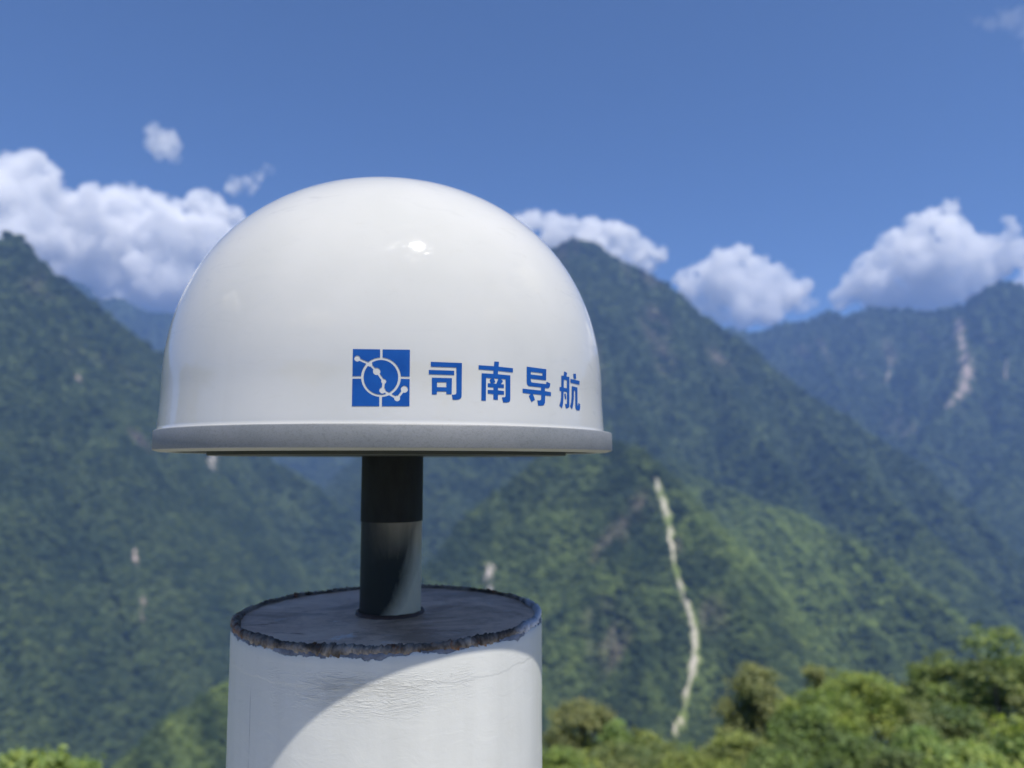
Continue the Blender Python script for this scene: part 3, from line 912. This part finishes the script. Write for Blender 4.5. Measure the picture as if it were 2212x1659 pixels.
def mat_weld():
    t = NT('painted_rusty_weld')
    co = t.coord()
    n = t.noise(42, 6, 0.68, co, 0.6); n2 = t.noise(150, 5, 0.7, co); n3 = t.noise(14, 3, 0.5, co)
    c = t.mix(t.ramp(n, [(0.42, 0.0), (0.64, 1.0)]), (0.065, 0.052, 0.042), (0.36, 0.32, 0.28))
    rust = t.mix(t.ramp(n2, [(0.35, 0.0), (0.65, 1.0)]), (0.10, 0.035, 0.012), (0.30, 0.11, 0.03))
    c = t.mix(t.math('MULTIPLY', t.ramp(n, [(0.56, 1.0), (0.46, 0.0)]), 0.0), c, rust)
    r2 = t.noise(55, 5, 0.7, t.coord(loc=(3, 1, 2)))
    c = t.mix(t.ramp(t.math('ADD', r2, t.math('MULTIPLY', t.math('SUBTRACT', n3, 0.5), 0.3)), [(0.58, 0.0), (0.66, 0.8)]), c, rust)
    # paler blue-grey over one stretch of the right side
    sx = t.n('SeparateXYZ', ins={0: co})
    pale = t.ramp(t.math('ADD', t.math('MULTIPLY', sx.outputs[0], 7.0), t.math('MULTIPLY', t.math('SUBTRACT', n, 0.5), 0.35)), [(0.74, 0.0), (0.84, 0.9)])
    c = t.mix(pale, c, (0.56, 0.59, 0.66))
    return t.pbr(Base_Color=c, Roughness=0.65, Specular_IOR_Level=0.3, Normal=t.bump(n2, 0.6, 0.0016))


M_RADOME, M_PRINT, M_CAST = mat_radome(), mat_print(), mat_casting()
M_LIP = mat_under('pale_grey_underside_lip', (0.30, 0.31, 0.28), (0.22, 0.23, 0.20))
M_DARKU = mat_under('dark_underside', (0.022, 0.03, 0.026), (0.045, 0.05, 0.036))
M_BRASS = mat_under('dull_brass', (0.24, 0.20, 0.06), (0.15, 0.13, 0.05))

ant = empty('satellite_antenna', (AX, AY, Z_PB))
tag(ant, 'white dome antenna on round grey plate with blue square logo and characters', 'antenna')

# radome: short tapered skirt, then a slightly full dome
DR0, DR1, DH1, DH, DN = 0.1862, 0.1843, 0.0360, 0.1830, 2.16


def dome_r(z):
    """radius at height z above the radome's foot"""
    if z < 0.0022: return 0.1872 - (0.1872 - (DR0 + 0.0003)) * math.sin(min(1, z / 0.0022) * math.pi / 2)
    if z < DH1:
        f = z / DH1
        return DR0 + (DR1 - DR0) * (1 - (1 - f) ** 1.6)
    q = min(1.0, (z - DH1) / DH)
    return DR1 * (1 - q ** DN) ** (1 / DN)


prof = [(0.1860, -0.0010), (0.1872, -0.0006)]
prof += [(dome_r(z), z) for z in (0.0002, 0.0006, 0.0011, 0.0016, 0.0022)]
prof += [(dome_r(z), z) for z in np.linspace(0.0045, DH1, 14)]
for tt in np.linspace(0, math.pi / 2, 72)[1:]:
    prof.append((DR1 * max(0.0, math.cos(tt)) ** (2 / DN) if tt < math.pi / 2 - 1e-6 else 0.0, DH1 + DH * math.sin(tt) ** (2 / DN)))
rad = link('radome', lathe('radome', prof, 256), ant, [M_RADOME])
rad.location = (OFFX, 0, Z_DB - Z_PB)

# printed marks: traced outlines laid on the dome's surface
C0 = Vector((AX + OFFX, AY, Z_DB))


def on_dome(px, py):
    """azimuth and height where the line of sight through a pixel meets the radome"""
    r = ray(px, py)
    e = Vector((0, 0, EYE))
    t0, t1 = 0.40, 0.66

    def f(t):
        p = e + r * t - C0
        z = p.z
        return math.hypot(p.x, p.y) - dome_r(max(0.0025, z))
    # first crossing
    n = 130; prev = t0
    for i in range(1, n + 1):
        t = t0 + (t1 - t0) * i / n
        if f(t) < 0: break
        prev = t
    a, b = prev, t
    for _ in range(25):
        m = (a + b) / 2
        if f(m) < 0: b = m
        else: a = m
    p = e + r * a - C0
    return math.atan2(p.x, -p.y), p.z


def inside(p, poly):
    x, y = p; c = False
    j = len(poly) - 1
    for i in range(len(poly)):
        xi, yi = poly[i]; xj, yj = poly[j]
        if (yi > y) != (yj > y) and x < (xj - xi) * (y - yi) / (yj - yi) + xi: c = not c
        j = i
    return c


def decal(name, crop, k, solids, holes, ring=None, lift=0.00022, label=None):
    """solids / holes: polygons in crop coordinates; crop = (x0, y0) in the 4032 px picture, k = px per crop unit"""
    def dens(poly, st=45.0):
        o = []
        for (x0, y0), (x1, y1) in zip(poly, poly[1:] + poly[:1]):
            m = max(1, int(math.hypot(x1 - x0, y1 - y0) / st))
            o += [(x0 + (x1 - x0) * i / m, y0 + (y1 - y0) * i / m) for i in range(m)]
        return o
    V, Ed = [], []
    polys = list(solids) + list(holes) + (list(ring) if ring else [])
    for P in polys:
        P = dens(P); n0 = len(V)
        V += [Vector(p) for p in P]
        Ed += [(n0 + i, n0 + (i + 1) % len(P)) for i in range(len(P))]
    xs = [v.x for v in V]; ys = [v.y for v in V]
    gx = np.arange(min(xs), max(xs), 40.0); gy = np.arange(min(ys), max(ys), 40.0)
    V += [Vector((x + 3.7, y + 2.9)) for x in gx for y in gy]
    vo, _, fo, *_ = delaunay_2d_cdt(V, Ed, [], 0, 1e-3)
    keep = []
    for f in fo:
        c = (sum(vo[i].x for i in f) / len(f), sum(vo[i].y for i in f) / len(f))
        if not any(inside(c, s) for s in solids): continue
        if any(inside(c, h) for h in holes): continue
        if ring and inside(c, ring[0]) and not inside(c, ring[1]): continue
        keep.append(f)
    s4 = 2212 / 4032
    V3 = []
    used = sorted({i for f in keep for i in f}); ix = {u: n for n, u in enumerate(used)}
    for u in used:
        a, z = on_dome((crop[0] + vo[u].x * k) * s4, (crop[1] + vo[u].y * k) * s4)
        r = dome_r(z) + lift
        V3.append((r * math.sin(a), -r * math.cos(a), z))
    F = [[ix[i] for i in f] for f in keep]
    me = bpy.data.meshes.new(name); me.from_pydata(V3, [], F)
    bm = bmesh.new(); bm.from_mesh(me)
    bmesh.ops.recalc_face_normals(bm, faces=bm.faces)
    for f in bm.faces:
        c = f.calc_center_median()
        if f.normal.dot(Vector((c.x, c.y, 0.0))) < 0: f.normal_flip()
        f.smooth = True
    bm.to_mesh(me); bm.free()
    o = link(name, me, rad, [M_PRINT])
    if label: o['label'] = label
    return o


def circ(cx, cy, r, n=40, ry=None):
    return [(cx + r * math.cos(2 * math.pi * i / n), cy + (ry or r) * math.sin(2 * math.pi * i / n)) for i in range(n)]


def bar(a, b, wd):
    d = Vector((b[0] - a[0], b[1] - a[1])).normalized(); n = Vector((-d.y, d.x)) * wd / 2
    return [(a[0] + n.x, a[1] + n.y), (b[0] + n.x, b[1] + n.y), (b[0] - n.x, b[1] - n.y), (a[0] - n.x, a[1] - n.y)]


nodes_ = [(228, 380, 74), (530, 512, 62), (697, 690, 90), (867, 930, 62), (835, 1150, 76), (1190, 1340, 73), (1365, 1122, 86)]
lk = [(228, 380), (530, 512), (697, 690), (867, 930), (845, 1150), (1190, 1340), (1365, 1122)]
holes = [circ(*n) for n in nodes_] + [bar(lk[i], lk[i + 1], 60) for i in range(6)]
holes += [[(780, 120), (842, 120), (838, 380), (780, 380)], [(760, 1290), (827, 1290), (822, 1560), (758, 1560)],
          [(80, 806), (345, 800), (345, 866), (80, 870)], [(1258, 808), (1530, 816), (1530, 876), (1258, 870)]]
decal('logo', (1370, 1350), 270 / 1659, [[(122, 150), (1500, 168), (1487, 1532), (98, 1530)]], holes,
      ring=[circ(800, 830, 481, 64, 478), circ(799, 832, 417, 64, 417)], label='blue square emblem with ring and linked dots')
decal('printed_character', (1660, 1400), 200 / 1659, [
    [(300, 205), (1315, 245), (1305, 1330), (1290, 1380), (1230, 1425), (1170, 1440), (1015, 1440), (985, 1280), (1060, 1278), (1110, 1265), (1135, 1225), (1135, 400), (1120, 388), (300, 360)],
    [(235, 470), (1062, 497), (1062, 635), (235, 610)],
    [(335, 722), (990, 740), (980, 1262), (805, 1258), (805, 1170), (500, 1170), (497, 1270), (335, 1268)]],
    [[(502, 868), (808, 872), (808, 1038), (502, 1032)]], label='blue character 司')
decal('printed_character', (1860, 1400), 200 / 1659, [
    [(715, 195), (865, 205), (855, 365), (1320, 415), (1320, 550), (835, 500), (830, 612), (1235, 650), (1235, 1430), (1222, 1490), (1180, 1520), (1110, 1530),
     (1000, 1530), (960, 1365), (1050, 1360), (1080, 1335), (1080, 770), (920, 762), (995, 835), (920, 935), (1025, 942), (1025, 1060), (832, 1048), (832, 1135),
     (1030, 1160), (1030, 1275), (832, 1272), (830, 1445), (682, 1435), (682, 1258), (500, 1242), (497, 1120), (685, 1130), (685, 1040), (500, 1025), (500, 905),
     (600, 908), (560, 790), (640, 745), (445, 725), (437, 1475), (290, 1468), (300, 578), (680, 600), (685, 485), (200, 450), (200, 315), (700, 350)]],
    [[(700, 745), (845, 752), (775, 925), (665, 908), (745, 865)]], label='blue character 南')
decal('printed_character', (2030, 1410), 200 / 1659, [
    [(360, 280), (1000, 365), (992, 725), (490, 670), (495, 745), (520, 795), (985, 850), (1010, 770), (1130, 830), (1115, 930), (1075, 975), (1020, 985), (955, 970),
     (955, 1080), (1150, 1115), (1150, 1238), (965, 1218), (955, 1460), (920, 1530), (860, 1550), (735, 1548), (705, 1380), (780, 1385), (820, 1365), (832, 1330),
     (832, 1200), (560, 1170), (628, 1360), (515, 1430), (428, 1235), (500, 1172), (225, 1130), (225, 998), (822, 1060), (830, 955), (420, 910), (380, 870), (360, 800)]],
    [[(495, 445), (875, 490), (870, 580), (492, 535)]], label='blue character 导')
decal('printed_character', (2170, 1440), 150 / 1244, [
    [(418, 185), (512, 230), (500, 360), (590, 368), (588, 1330), (565, 1365), (520, 1388), (480, 1390), (465, 1340), (448, 1245), (480, 1255), (512, 1235), (512, 855),
     (405, 840), (395, 1050), (390, 1180), (375, 1290), (348, 1390), (262, 1298), (300, 1180), (322, 1020), (325, 822), (270, 820), (270, 700), (328, 695), (328, 322), (412, 325)],
    [(425, 530), (470, 515), (490, 665), (448, 680)], [(425, 915), (470, 905), (490, 1080), (445, 1095)],
    [(715, 265), (803, 265), (808, 430), (735, 430)], [(622, 430), (922, 498), (918, 622), (625, 552)],
    [(668, 665), (852, 712), (855, 1280), (868, 1312), (885, 1215), (945, 1262), (940, 1400), (920, 1460), (825, 1448), (795, 1400), (785, 1340), (782, 860), (770, 810),
     (740, 805), (735, 1050), (725, 1180), (705, 1320), (678, 1420), (612, 1320), (650, 1180), (665, 1000)]],
    [[(408, 455), (512, 470), (508, 740), (405, 718)]], label='blue character 航')
# the dots of the last character stand inside its counter, so that counter is cut by them
last = [o for o in bpy.data.objects if o.name.startswith('printed_character')][-1]

# round cast plate
H_ = Z_PT - Z_PB
prof = [(0.040, H_ - 0.002), (0.150, H_ - 0.001), (0.1893, H_), (0.1899, H_ - 0.0003), (0.1902, H_ - 0.0009), (0.1904, 0.0006), (0.1901, 0.0001), (0.1896, 0.0)]
link('rim', sharp(lathe('rim', prof, 256), 50), ant, [M_CAST])
prof = [(0.1896, 0.0), (0.1860, -0.0012), (0.1790, -0.0016), (0.1770, -0.0012), (0.1768, 0.0040)]
link('underside_lip', sharp(lathe('underside_lip', prof, 192)), ant, [M_LIP])
prof = [(0.1768, 0.0040), (0.1515, 0.0042), (0.1510, -0.0036), (0.1500, -0.0040), (0.0285, -0.0042), (0.0285, 0.004)]
link('underside', sharp(lathe('underside', prof, 128)), ant, [M_DARKU])
for a_ in (200, 250, 290, 340, 20, 70, 110, 160):
    bm = bmesh.new()
    bmesh.ops.create_cone(bm, cap_ends=True, segments=12, radius1=0.0045, radius2=0.0045, depth=0.0036)
    bmesh.ops.bevel(bm, geom=bm.edges[:], offset=0.0005, segments=1, affect='EDGES')
    me = bpy.data.meshes.new('screw'); bm.to_mesh(me); bm.free()
    o = link('screw', me, ant, [M_BRASS if a_ == 200 else M_DARKU])
    o.location = (0.163 * math.cos(R(a_)), 0.163 * math.sin(R(a_)), 0.0022)

# pole
pole = empty('mounting_pole', (AX, AY, PIL_Z))
tag(pole, 'short round pole, black above and smeared grey below with painted-on sunlight, carrying the dome antenna', 'pole')
PH = (Z_PB - 0.0042) - PIL_Z
ZS = 0.0772
ang = AXA + 0.0
prof = [(0.0, ZS), (POLE_R + 0.0004, ZS), (POLE_R + 0.0006, ZS + 0.0008), (POLE_R + 0.0005, PH), (0.0, PH)]
link('black_sleeve', sharp(lathe('black_sleeve', prof, 96)), pole, [mat_black_pole()])
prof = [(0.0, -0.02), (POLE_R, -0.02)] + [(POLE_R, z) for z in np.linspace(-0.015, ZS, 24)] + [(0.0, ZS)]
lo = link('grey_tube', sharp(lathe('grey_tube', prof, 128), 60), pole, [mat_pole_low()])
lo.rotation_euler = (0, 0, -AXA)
me_ = lathe('socket_ring', [(POLE_R + 0.0002, 0.0014), (POLE_R + 0.0012, 0.0022), (POLE_R + 0.0024, 0.0018), (POLE_R + 0.0034, -0.001)], 96)
for v in me_.vertices:
    a = math.atan2(v.co.y, v.co.x); v.co.z += 0.0008 * mnoise.noise(Vector((math.cos(a) * 4, math.sin(a) * 4, 1)))
link('socket_ring', me_, pole, [mat_under('rusty_socket_edge', (0.035, 0.03, 0.028), (0.12, 0.06, 0.035))])

# pillar
pil = empty('steel_pillar', (AX + 0.001, AY, 0))
tag(pil, 'thick white painted steel pipe with rough rusty weld round its flat top', 'pillar')
prof = [(PIL_R, -0.30), (PIL_R, 0.6), (PIL_R, 1.0)] + [(PIL_R, z) for z in np.linspace(1.05, PIL_Z - 0.006, 60)] + [(PIL_R - 0.0008, PIL_Z - 0.003), (PIL_R - 0.003, PIL_Z - 0.0012), (PIL_R - 0.010, PIL_Z - 0.002)]
pm_ = lathe('pipe', prof, 360)
for v in pm_.vertices:
    r = math.hypot(v.co.x, v.co.y)
    k = 1 + (0.0005 * mnoise.noise(v.co * 9) + 0.00025 * mnoise.noise(v.co * 40)) / max(r, 0.01)
    v.co.x *= k; v.co.y *= k
link('pipe', pm_, pil, [mat_pillar()])
# end plate
V, F = [], []
NA, NRr = 220, 60
for i in range(NRr + 1):
    r = 0.012 + (PIL_R - 0.006 - 0.012) * i / NRr
    for k in range(NA):
        a = 2 * math.pi * k / NA
        x, y = r * math.cos(a), r * math.sin(a)
        z = PIL_Z - 0.0006 + 0.0007 * mnoise.noise(Vector((x * 30, y * 30, 0))) + 0.0003 * mnoise.noise(Vector((x * 130, y * 130, 3)))
        V.append((x, y, z))
for i in range(NRr):
    for k in range(NA):
        F.append((i * NA + k, (i + 1) * NA + k, (i + 1) * NA + (k + 1) % NA, i * NA + (k + 1) % NA))
link('top_plate', mesh_np('top_plate', V, F), pil, [mat_top()])
# weld bead: overlapping slanted ripples
V, F = [], []
NA, NB = 1500, 18
for k in range(NA):
    a = 2 * math.pi * k / NA
    amp = 0.55 + 0.65 * mnoise.noise(Vector((math.cos(a) * 3, math.sin(a) * 3, 4)))
    br = 0.0030 + 0.0012 * mnoise.noise(Vector((math.cos(a) * 6, math.sin(a) * 6, 9)))
    cr = PIL_R - 0.0034 + 0.0012 * mnoise.noise(Vector((math.cos(a) * 9, math.sin(a) * 9, 2)))
    for j in range(NB):
        b = 2 * math.pi * j / NB
        ph = a * 105 + 1.3 * math.cos(b) + 0.9 * b * 0.3 + 5.0 * mnoise.noise(Vector((math.cos(a) * 2, math.sin(a) * 2, 7)))
        s_ = (ph / (2 * math.pi)) % 1.0
        rip = (s_ ** 0.6) * 0.0030 * amp
        rr_ = br + rip + 0.0009 * mnoise.noise(Vector((math.cos(a) * 60, math.sin(a) * 60, b * 1.2))) + 0.0005 * mnoise.noise(Vector((math.cos(a) * 190, math.sin(a) * 190, b * 2)))
        r = cr + rr_ * math.cos(b) * 0.72
        V.append((r * math.cos(a), r * math.sin(a), PIL_Z - 0.0016 + rr_ * math.sin(b) * 0.95 - 0.0014 * max(0, amp - 0.7) * max(0, math.cos(b))))
for k in range(NA):
    for j in range(NB):
        k2, j2 = (k + 1) % NA, (j + 1) % NB
        F.append((k * NB + j, k2 * NB + j, k2 * NB + j2, k * NB + j2))
link('weld_bead', mesh_np('weld_bead', V, F), pil, [mat_weld()])

# ---------------------------------------------------------------- trees and shrubs on the near slope
def mat_leaf(name):
    t = NT(name)
    a = t.n('Attribute', attribute_name='leaf_colour').outputs[0]
    geo = t.n('NewGeometry').outputs['Random Per Island']
    c = t.mix(1.0, a, t.ramp(geo, [(0.0, (0.62, 0.66, 0.7)), (0.55, (1.0, 1.0, 1.0)), (1.0, (1.5, 1.35, 1.1))]), 'MULTIPLY')
    p = t.n('BsdfPrincipled', ins={'Base Color': c, 'Roughness': 0.55, 'Specular IOR Level': 0.35})
    tr = t.n('BsdfTranslucent', ins={0: t.mix(1.0, c, (1.5, 1.6, 0.7), 'MULTIPLY')})
    mx = t.n('MixShader', ins={0: 0.40, 1: p.outputs[0], 2: tr.outputs[0]})
    t.l(mx.outputs[0], t.out.inputs[0])
    return t.m


def mat_bark():
    t = NT('bark')
    n = t.noise(9, 6, 0.7, t.coord((1, 1, 0.3)))
    c = t.mix(n, (0.06, 0.05, 0.04), (0.14, 0.12, 0.10))
    return t.pbr(Base_Color=c, Roughness=0.9, Normal=t.bump(n, 0.7, 0.03))


M_LEAF, M_BARK = mat_leaf('broad_leaves'), mat_bark()


def tube(V, F, pts, rads, seg=7):
    n0 = len(V)
    for i, (p, r) in enumerate(zip(pts, rads)):
        d = (pts[min(i + 1, len(pts) - 1)] - pts[max(i - 1, 0)]).normalized()
        u = d.orthogonal().normalized(); v = d.cross(u)
        for k in range(seg):
            a = 2 * math.pi * k / seg
            V.append(p + u * math.cos(a) * r + v * math.sin(a) * r)
    for i in range(len(pts) - 1):
        for k in range(seg):
            F.append((n0 + i * seg + k, n0 + i * seg + (k + 1) % seg, n0 + (i + 1) * seg + (k + 1) % seg, n0 + (i + 1) * seg + k))


OL, YG, GR, DK, LG, BR = (0.200, 0.235, 0.095), (0.250, 0.310, 0.080), (0.170, 0.245, 0.075), (0.095, 0.150, 0.060), (0.240, 0.345, 0.125), (0.215, 0.235, 0.110)


def plant(name, label, cat, x, top, hw, hh, d, colr, leaf=0.10, dens=1.0, shape='round', seed=1, c2=None, group=None):
    """x, top: where its top stands in the 2212 px picture; hw, hh: half width and height of the crown in px; d: distance in m"""
    q = random.Random(seed); gq = np.random.default_rng(seed)
    T = at(x, top, d)
    gz = float(height(np.array([T.x]), np.array([T.y]))[0])
    base = Vector((T.x, T.y, gz - 0.05))
    rw = hw / FPX * d; ch = hh / FPX * d
    H = T.z - base.z
    ch = min(ch, H * 0.9)
    root = empty(name, base)
    tag(root, label, cat, group)
    zc = H - ch / 2
    lobes = []
    n = 30 if shape != 'tall' else 46
    for i in range(n):
        while True:
            p = Vector((q.uniform(-1, 1), q.uniform(-1, 1), q.uniform(-1, 1)))
            if 0.25 < p.length < 0.95: break
        if shape == 'tall':
            f = 1 - 0.55 * max(0, p.z)
            c = Vector((p.x * rw * f * 0.85, p.y * rw * f * 0.85, zc + p.z * ch * 0.5))
            r_ = rw * q.uniform(0.2, 0.36)
        elif shape == 'flat':
            c = Vector((p.x * rw, p.y * rw, zc + abs(p.z) * ch * 0.42 * (1 - 0.5 * (p.x ** 2 + p.y ** 2))))
            r_ = rw * q.uniform(0.18, 0.32)
        else:
            r_ = min(rw, ch * 0.6) * q.uniform(0.22, 0.40)
            c = Vector((p.x * rw * 0.82, p.y * rw * 0.82, zc + p.z * (ch * 0.5 - r_ * 0.5)))
        lobes.append((c, r_))
    lobes.append((Vector((0, 0, H - rw * 0.3)), rw * 0.34))
    # limbs
    V, F = [], []
    tr = max(0.03, H * 0.013)
    lean = Vector((q.uniform(-0.06, 0.06), q.uniform(-0.06, 0.06), 0))
    tp = [Vector((0, 0, 0)) + lean * H * (i / 8) ** 2 + Vector((0, 0, (H - ch * 0.25) * i / 8)) for i in range(9)]
    tube(V, F, tp, [tr * (1.25 - 0.95 * i / 8) for i in range(9)])
    for c, r_ in lobes:
        s0 = tp[q.randint(3, 6)] if c.z > tp[4].z else tp[q.randint(2, 4)]
        m = s0.lerp(c, 0.5) + Vector((0, 0, -0.06 * (c - s0).length))
        tube(V, F, [s0, m, c], [tr * 0.42, tr * 0.27, tr * 0.08], 5)
    me = bpy.data.meshes.new('trunk'); me.from_pydata(V, [], F)
    for p in me.polygons: p.use_smooth = True
    link('trunk', me, root, [M_BARK])
    # leaves in sprays round each lobe
    P, Nn, C = [], [], []
    cb = np.array(colr); cc = np.array(c2 if c2 else colr)
    for c, r_ in lobes:
        cnt = int(dens * 7.5 * (r_ / leaf) ** 2 * 1.25) + 30
        ns = max(5, int(cnt / 22))
        u = gq.normal(size=(ns, 3)); u /= np.linalg.norm(u, axis=1)[:, None]
        u[:, 2] = np.where(gq.random(ns) < 0.6, np.abs(u[:, 2]), u[:, 2])
        ctr = np.array(c) + u * r_ * gq.uniform(0.55, 1.12, size=(ns, 1)) * np.array([1, 1, 0.8])
        idx = gq.integers(0, ns, cnt)
        pp = ctr[idx] + gq.normal(size=(cnt, 3)) * leaf * np.array([1.5, 1.5, 1.0])
        nn = u[idx] * 0.6 + gq.normal(size=(cnt, 3)) * 0.45 + np.array([0, -0.15, 0.8])
        nn /= np.linalg.norm(nn, axis=1)[:, None]
        f = q.random() ** 1.2
        k = (0.78 + 0.44 * gq.random(ns))[idx][:, None]
        P.append(pp); Nn.append(nn); C.append((cb * (1 - f) + cc * f)[None] * k)
    P = np.concatenate(P); Nn = np.concatenate(Nn); C = np.concatenate(C)
    ok = P[:, 2] < H
    P, Nn, C = P[ok], Nn[ok], C[ok]
    m = len(P)
    t1 = np.cross(Nn, gq.normal(size=(m, 3))); t1 /= np.linalg.norm(t1, axis=1)[:, None]
    t2 = np.cross(Nn, t1)
    L = leaf * gq.uniform(0.7, 1.3, size=(m, 1))
    Vq = np.stack([P - t1 * L * 0.95, P - t2 * L * 0.42 + Nn * L * 0.12, P + t1 * L * 0.95, P + t2 * L * 0.42 + Nn * L * 0.12], 1).reshape(-1, 3)
    Fq = np.arange(m * 4).reshape(m, 4)
    me = mesh_np('crown', Vq, Fq, smooth=False)
    a_ = me.attributes.new('leaf_colour', 'FLOAT_COLOR', 'POINT')
    cl = np.repeat(np.concatenate([C, np.ones((m, 1))], 1), 4, axis=0)
    a_.data.foreach_set('color', cl.astype(np.float32).ravel())
    link('crown', me, root, [M_LEAF])
    return root


G1 = 'trees on the near slope'
G2 = 'shrubs on the near slope'
plant('tree', 'pale blue-green round crown peeping out behind the small pointed tree top', 'tree', 1838, 1458, 42, 110, 48, (0.10, 0.15, 0.085), 0.16, 0.9, 'round', 11, group=G1)
plant('tree', 'tall olive tree with knobbly pointed crown, farthest left of the tall trees', 'tree', 1642, 1442, 105, 260, 30, OL, 0.11, 1.0, 'tall', 21, BR, G1)
plant('tree', 'narrow pointed olive tree top standing between two broader crowns', 'tree', 1764, 1440, 52, 190, 33, OL, 0.11, 1.0, 'tall', 22, BR, G1)
plant('tree', 'yellow-green wide flat crown left of the big dense tree', 'tree', 1880, 1452, 112, 170, 31, YG, 0.12, 0.7, 'flat', 23, GR, G1)
plant('tree', 'slim round-headed tree top rising at the left shoulder of the big dense tree', 'tree', 1982, 1432, 32, 200, 30, OL, 0.10, 1.0, 'tall', 24, GR, G1)
plant('tree', 'bright yellow-green domed crown in front of the narrow pointed tree', 'tree', 1772, 1492, 82, 120, 26, YG, 0.10, 1.0, 'round', 25, GR, G1)
plant('tree', 'dark green tree with deep shadowed hollows below the bright domed crown', 'tree', 1752, 1530, 84, 210, 22, GR, 0.09, 0.85, 'round', 26, DK, G1)
plant('tree', 'largest tree, dense olive green crown at the right edge', 'tree', 2155, 1352, 138, 360, 26, OL, 0.10, 1.1, 'round', 27, GR, G1)
plant('tree', 'olive green crown leaning on the left side of the largest tree', 'tree', 2052, 1408, 88, 270, 27, OL, 0.10, 1.0, 'round', 28, GR, G1)
plant('tree', 'olive green mass filling the gap below the leaning crown', 'tree', 2060, 1520, 110, 220, 23, OL, 0.09, 1.0, 'round', 48, DK, G1)
plant('tree', 'soft light green small crown low in front of the largest tree', 'tree', 1992, 1568, 56, 130, 19, LG, 0.07, 1.2, 'round', 29, GR, G1)
plant('tree', 'bright sunlit yellow-green crown in the bottom right corner', 'tree', 2222, 1552, 100, 240, 14, YG, 0.075, 1.0, 'round', 30, LG, G1)
plant('shrub', 'bright grassy-looking shrub at the bottom edge beside the corner crown', 'shrub', 2090, 1612, 80, 120, 13, YG, 0.06, 1.0, 'flat', 31, LG, G2)
plant('shrub', 'dark green shrub at the bottom edge below the hollowed dark tree', 'shrub', 1850, 1588, 80, 140, 17, GR, 0.07, 1.0, 'round', 32, DK, G2)
plant('shrub', 'olive shrub with rounded top left of the hollowed dark tree', 'shrub', 1590, 1580, 70, 140, 20, OL, 0.08, 1.0, 'round', 33, YG, G2)
plant('shrub', 'dull brownish-olive bushy crown just right of the pillar', 'shrub', 1255, 1512, 86, 190, 30, BR, 0.10, 1.0, 'round', 34, OL, G2)
plant('shrub', 'fresh light green upright shrub in front of the brownish bush', 'shrub', 1328, 1556, 42, 140, 22, LG, 0.07, 1.2, 'round', 35, GR, G2)
plant('shrub', 'yellow-green shrub touching the right side of the light green one', 'shrub', 1386, 1574, 58, 130, 23, YG, 0.08, 1.0, 'round', 36, OL, G2)
plant('shrub', 'small olive shrub at the lower end of the landslide track', 'shrub', 1462, 1604, 52, 120, 21, OL, 0.08, 0.9, 'round', 37, GR, G2)
plant('shrub', 'low green shrub against the lower right edge of the pillar', 'shrub', 1196, 1618, 80, 120, 16, GR, 0.07, 1.1, 'flat', 38, YG, G2)
plant('shrub', 'wide low olive shrub along the bottom edge under the yellow-green one', 'shrub', 1390, 1624, 120, 110, 17, OL, 0.07, 1.1, 'flat', 39, DK, G2)
plant('shrub', 'low yellowish shrub at the bottom edge left of the olive rounded shrub', 'shrub', 1520, 1634, 80, 90, 16, YG, 0.06, 1.0, 'flat', 40, OL, G2)
plant('shrub', 'dark shrub at the bottom edge between the tall olive and dark trees', 'shrub', 1680, 1618, 70, 110, 18, DK, 0.07, 1.1, 'round', 41, GR, G2)
plant('shrub', 'dark olive shrub at the bottom edge under the light green small crown', 'shrub', 1960, 1628, 70, 100, 16, DK, 0.06, 1.1, 'round', 42, OL, G2)
plant('sapling', 'bright leafy sapling top in the bottom left corner', 'sapling', 42, 1622, 46, 90, 8.0, LG, 0.045, 0.9, 'round', 43, YG, 'leafy sapling tops at the bottom left')
plant('sapling', 'second leafy sapling top just right of the corner sapling', 'sapling', 100, 1630, 26, 70, 8.3, YG, 0.045, 0.9, 'round', 44, LG, 'leafy sapling tops at the bottom left')
plant('sapling', 'smallest leafy tip barely rising over the bottom edge, right of both saplings', 'sapling', 168, 1645, 20, 50, 8.6, LG, 0.04, 0.9, 'round', 45, GR, 'leafy sapling tops at the bottom left')
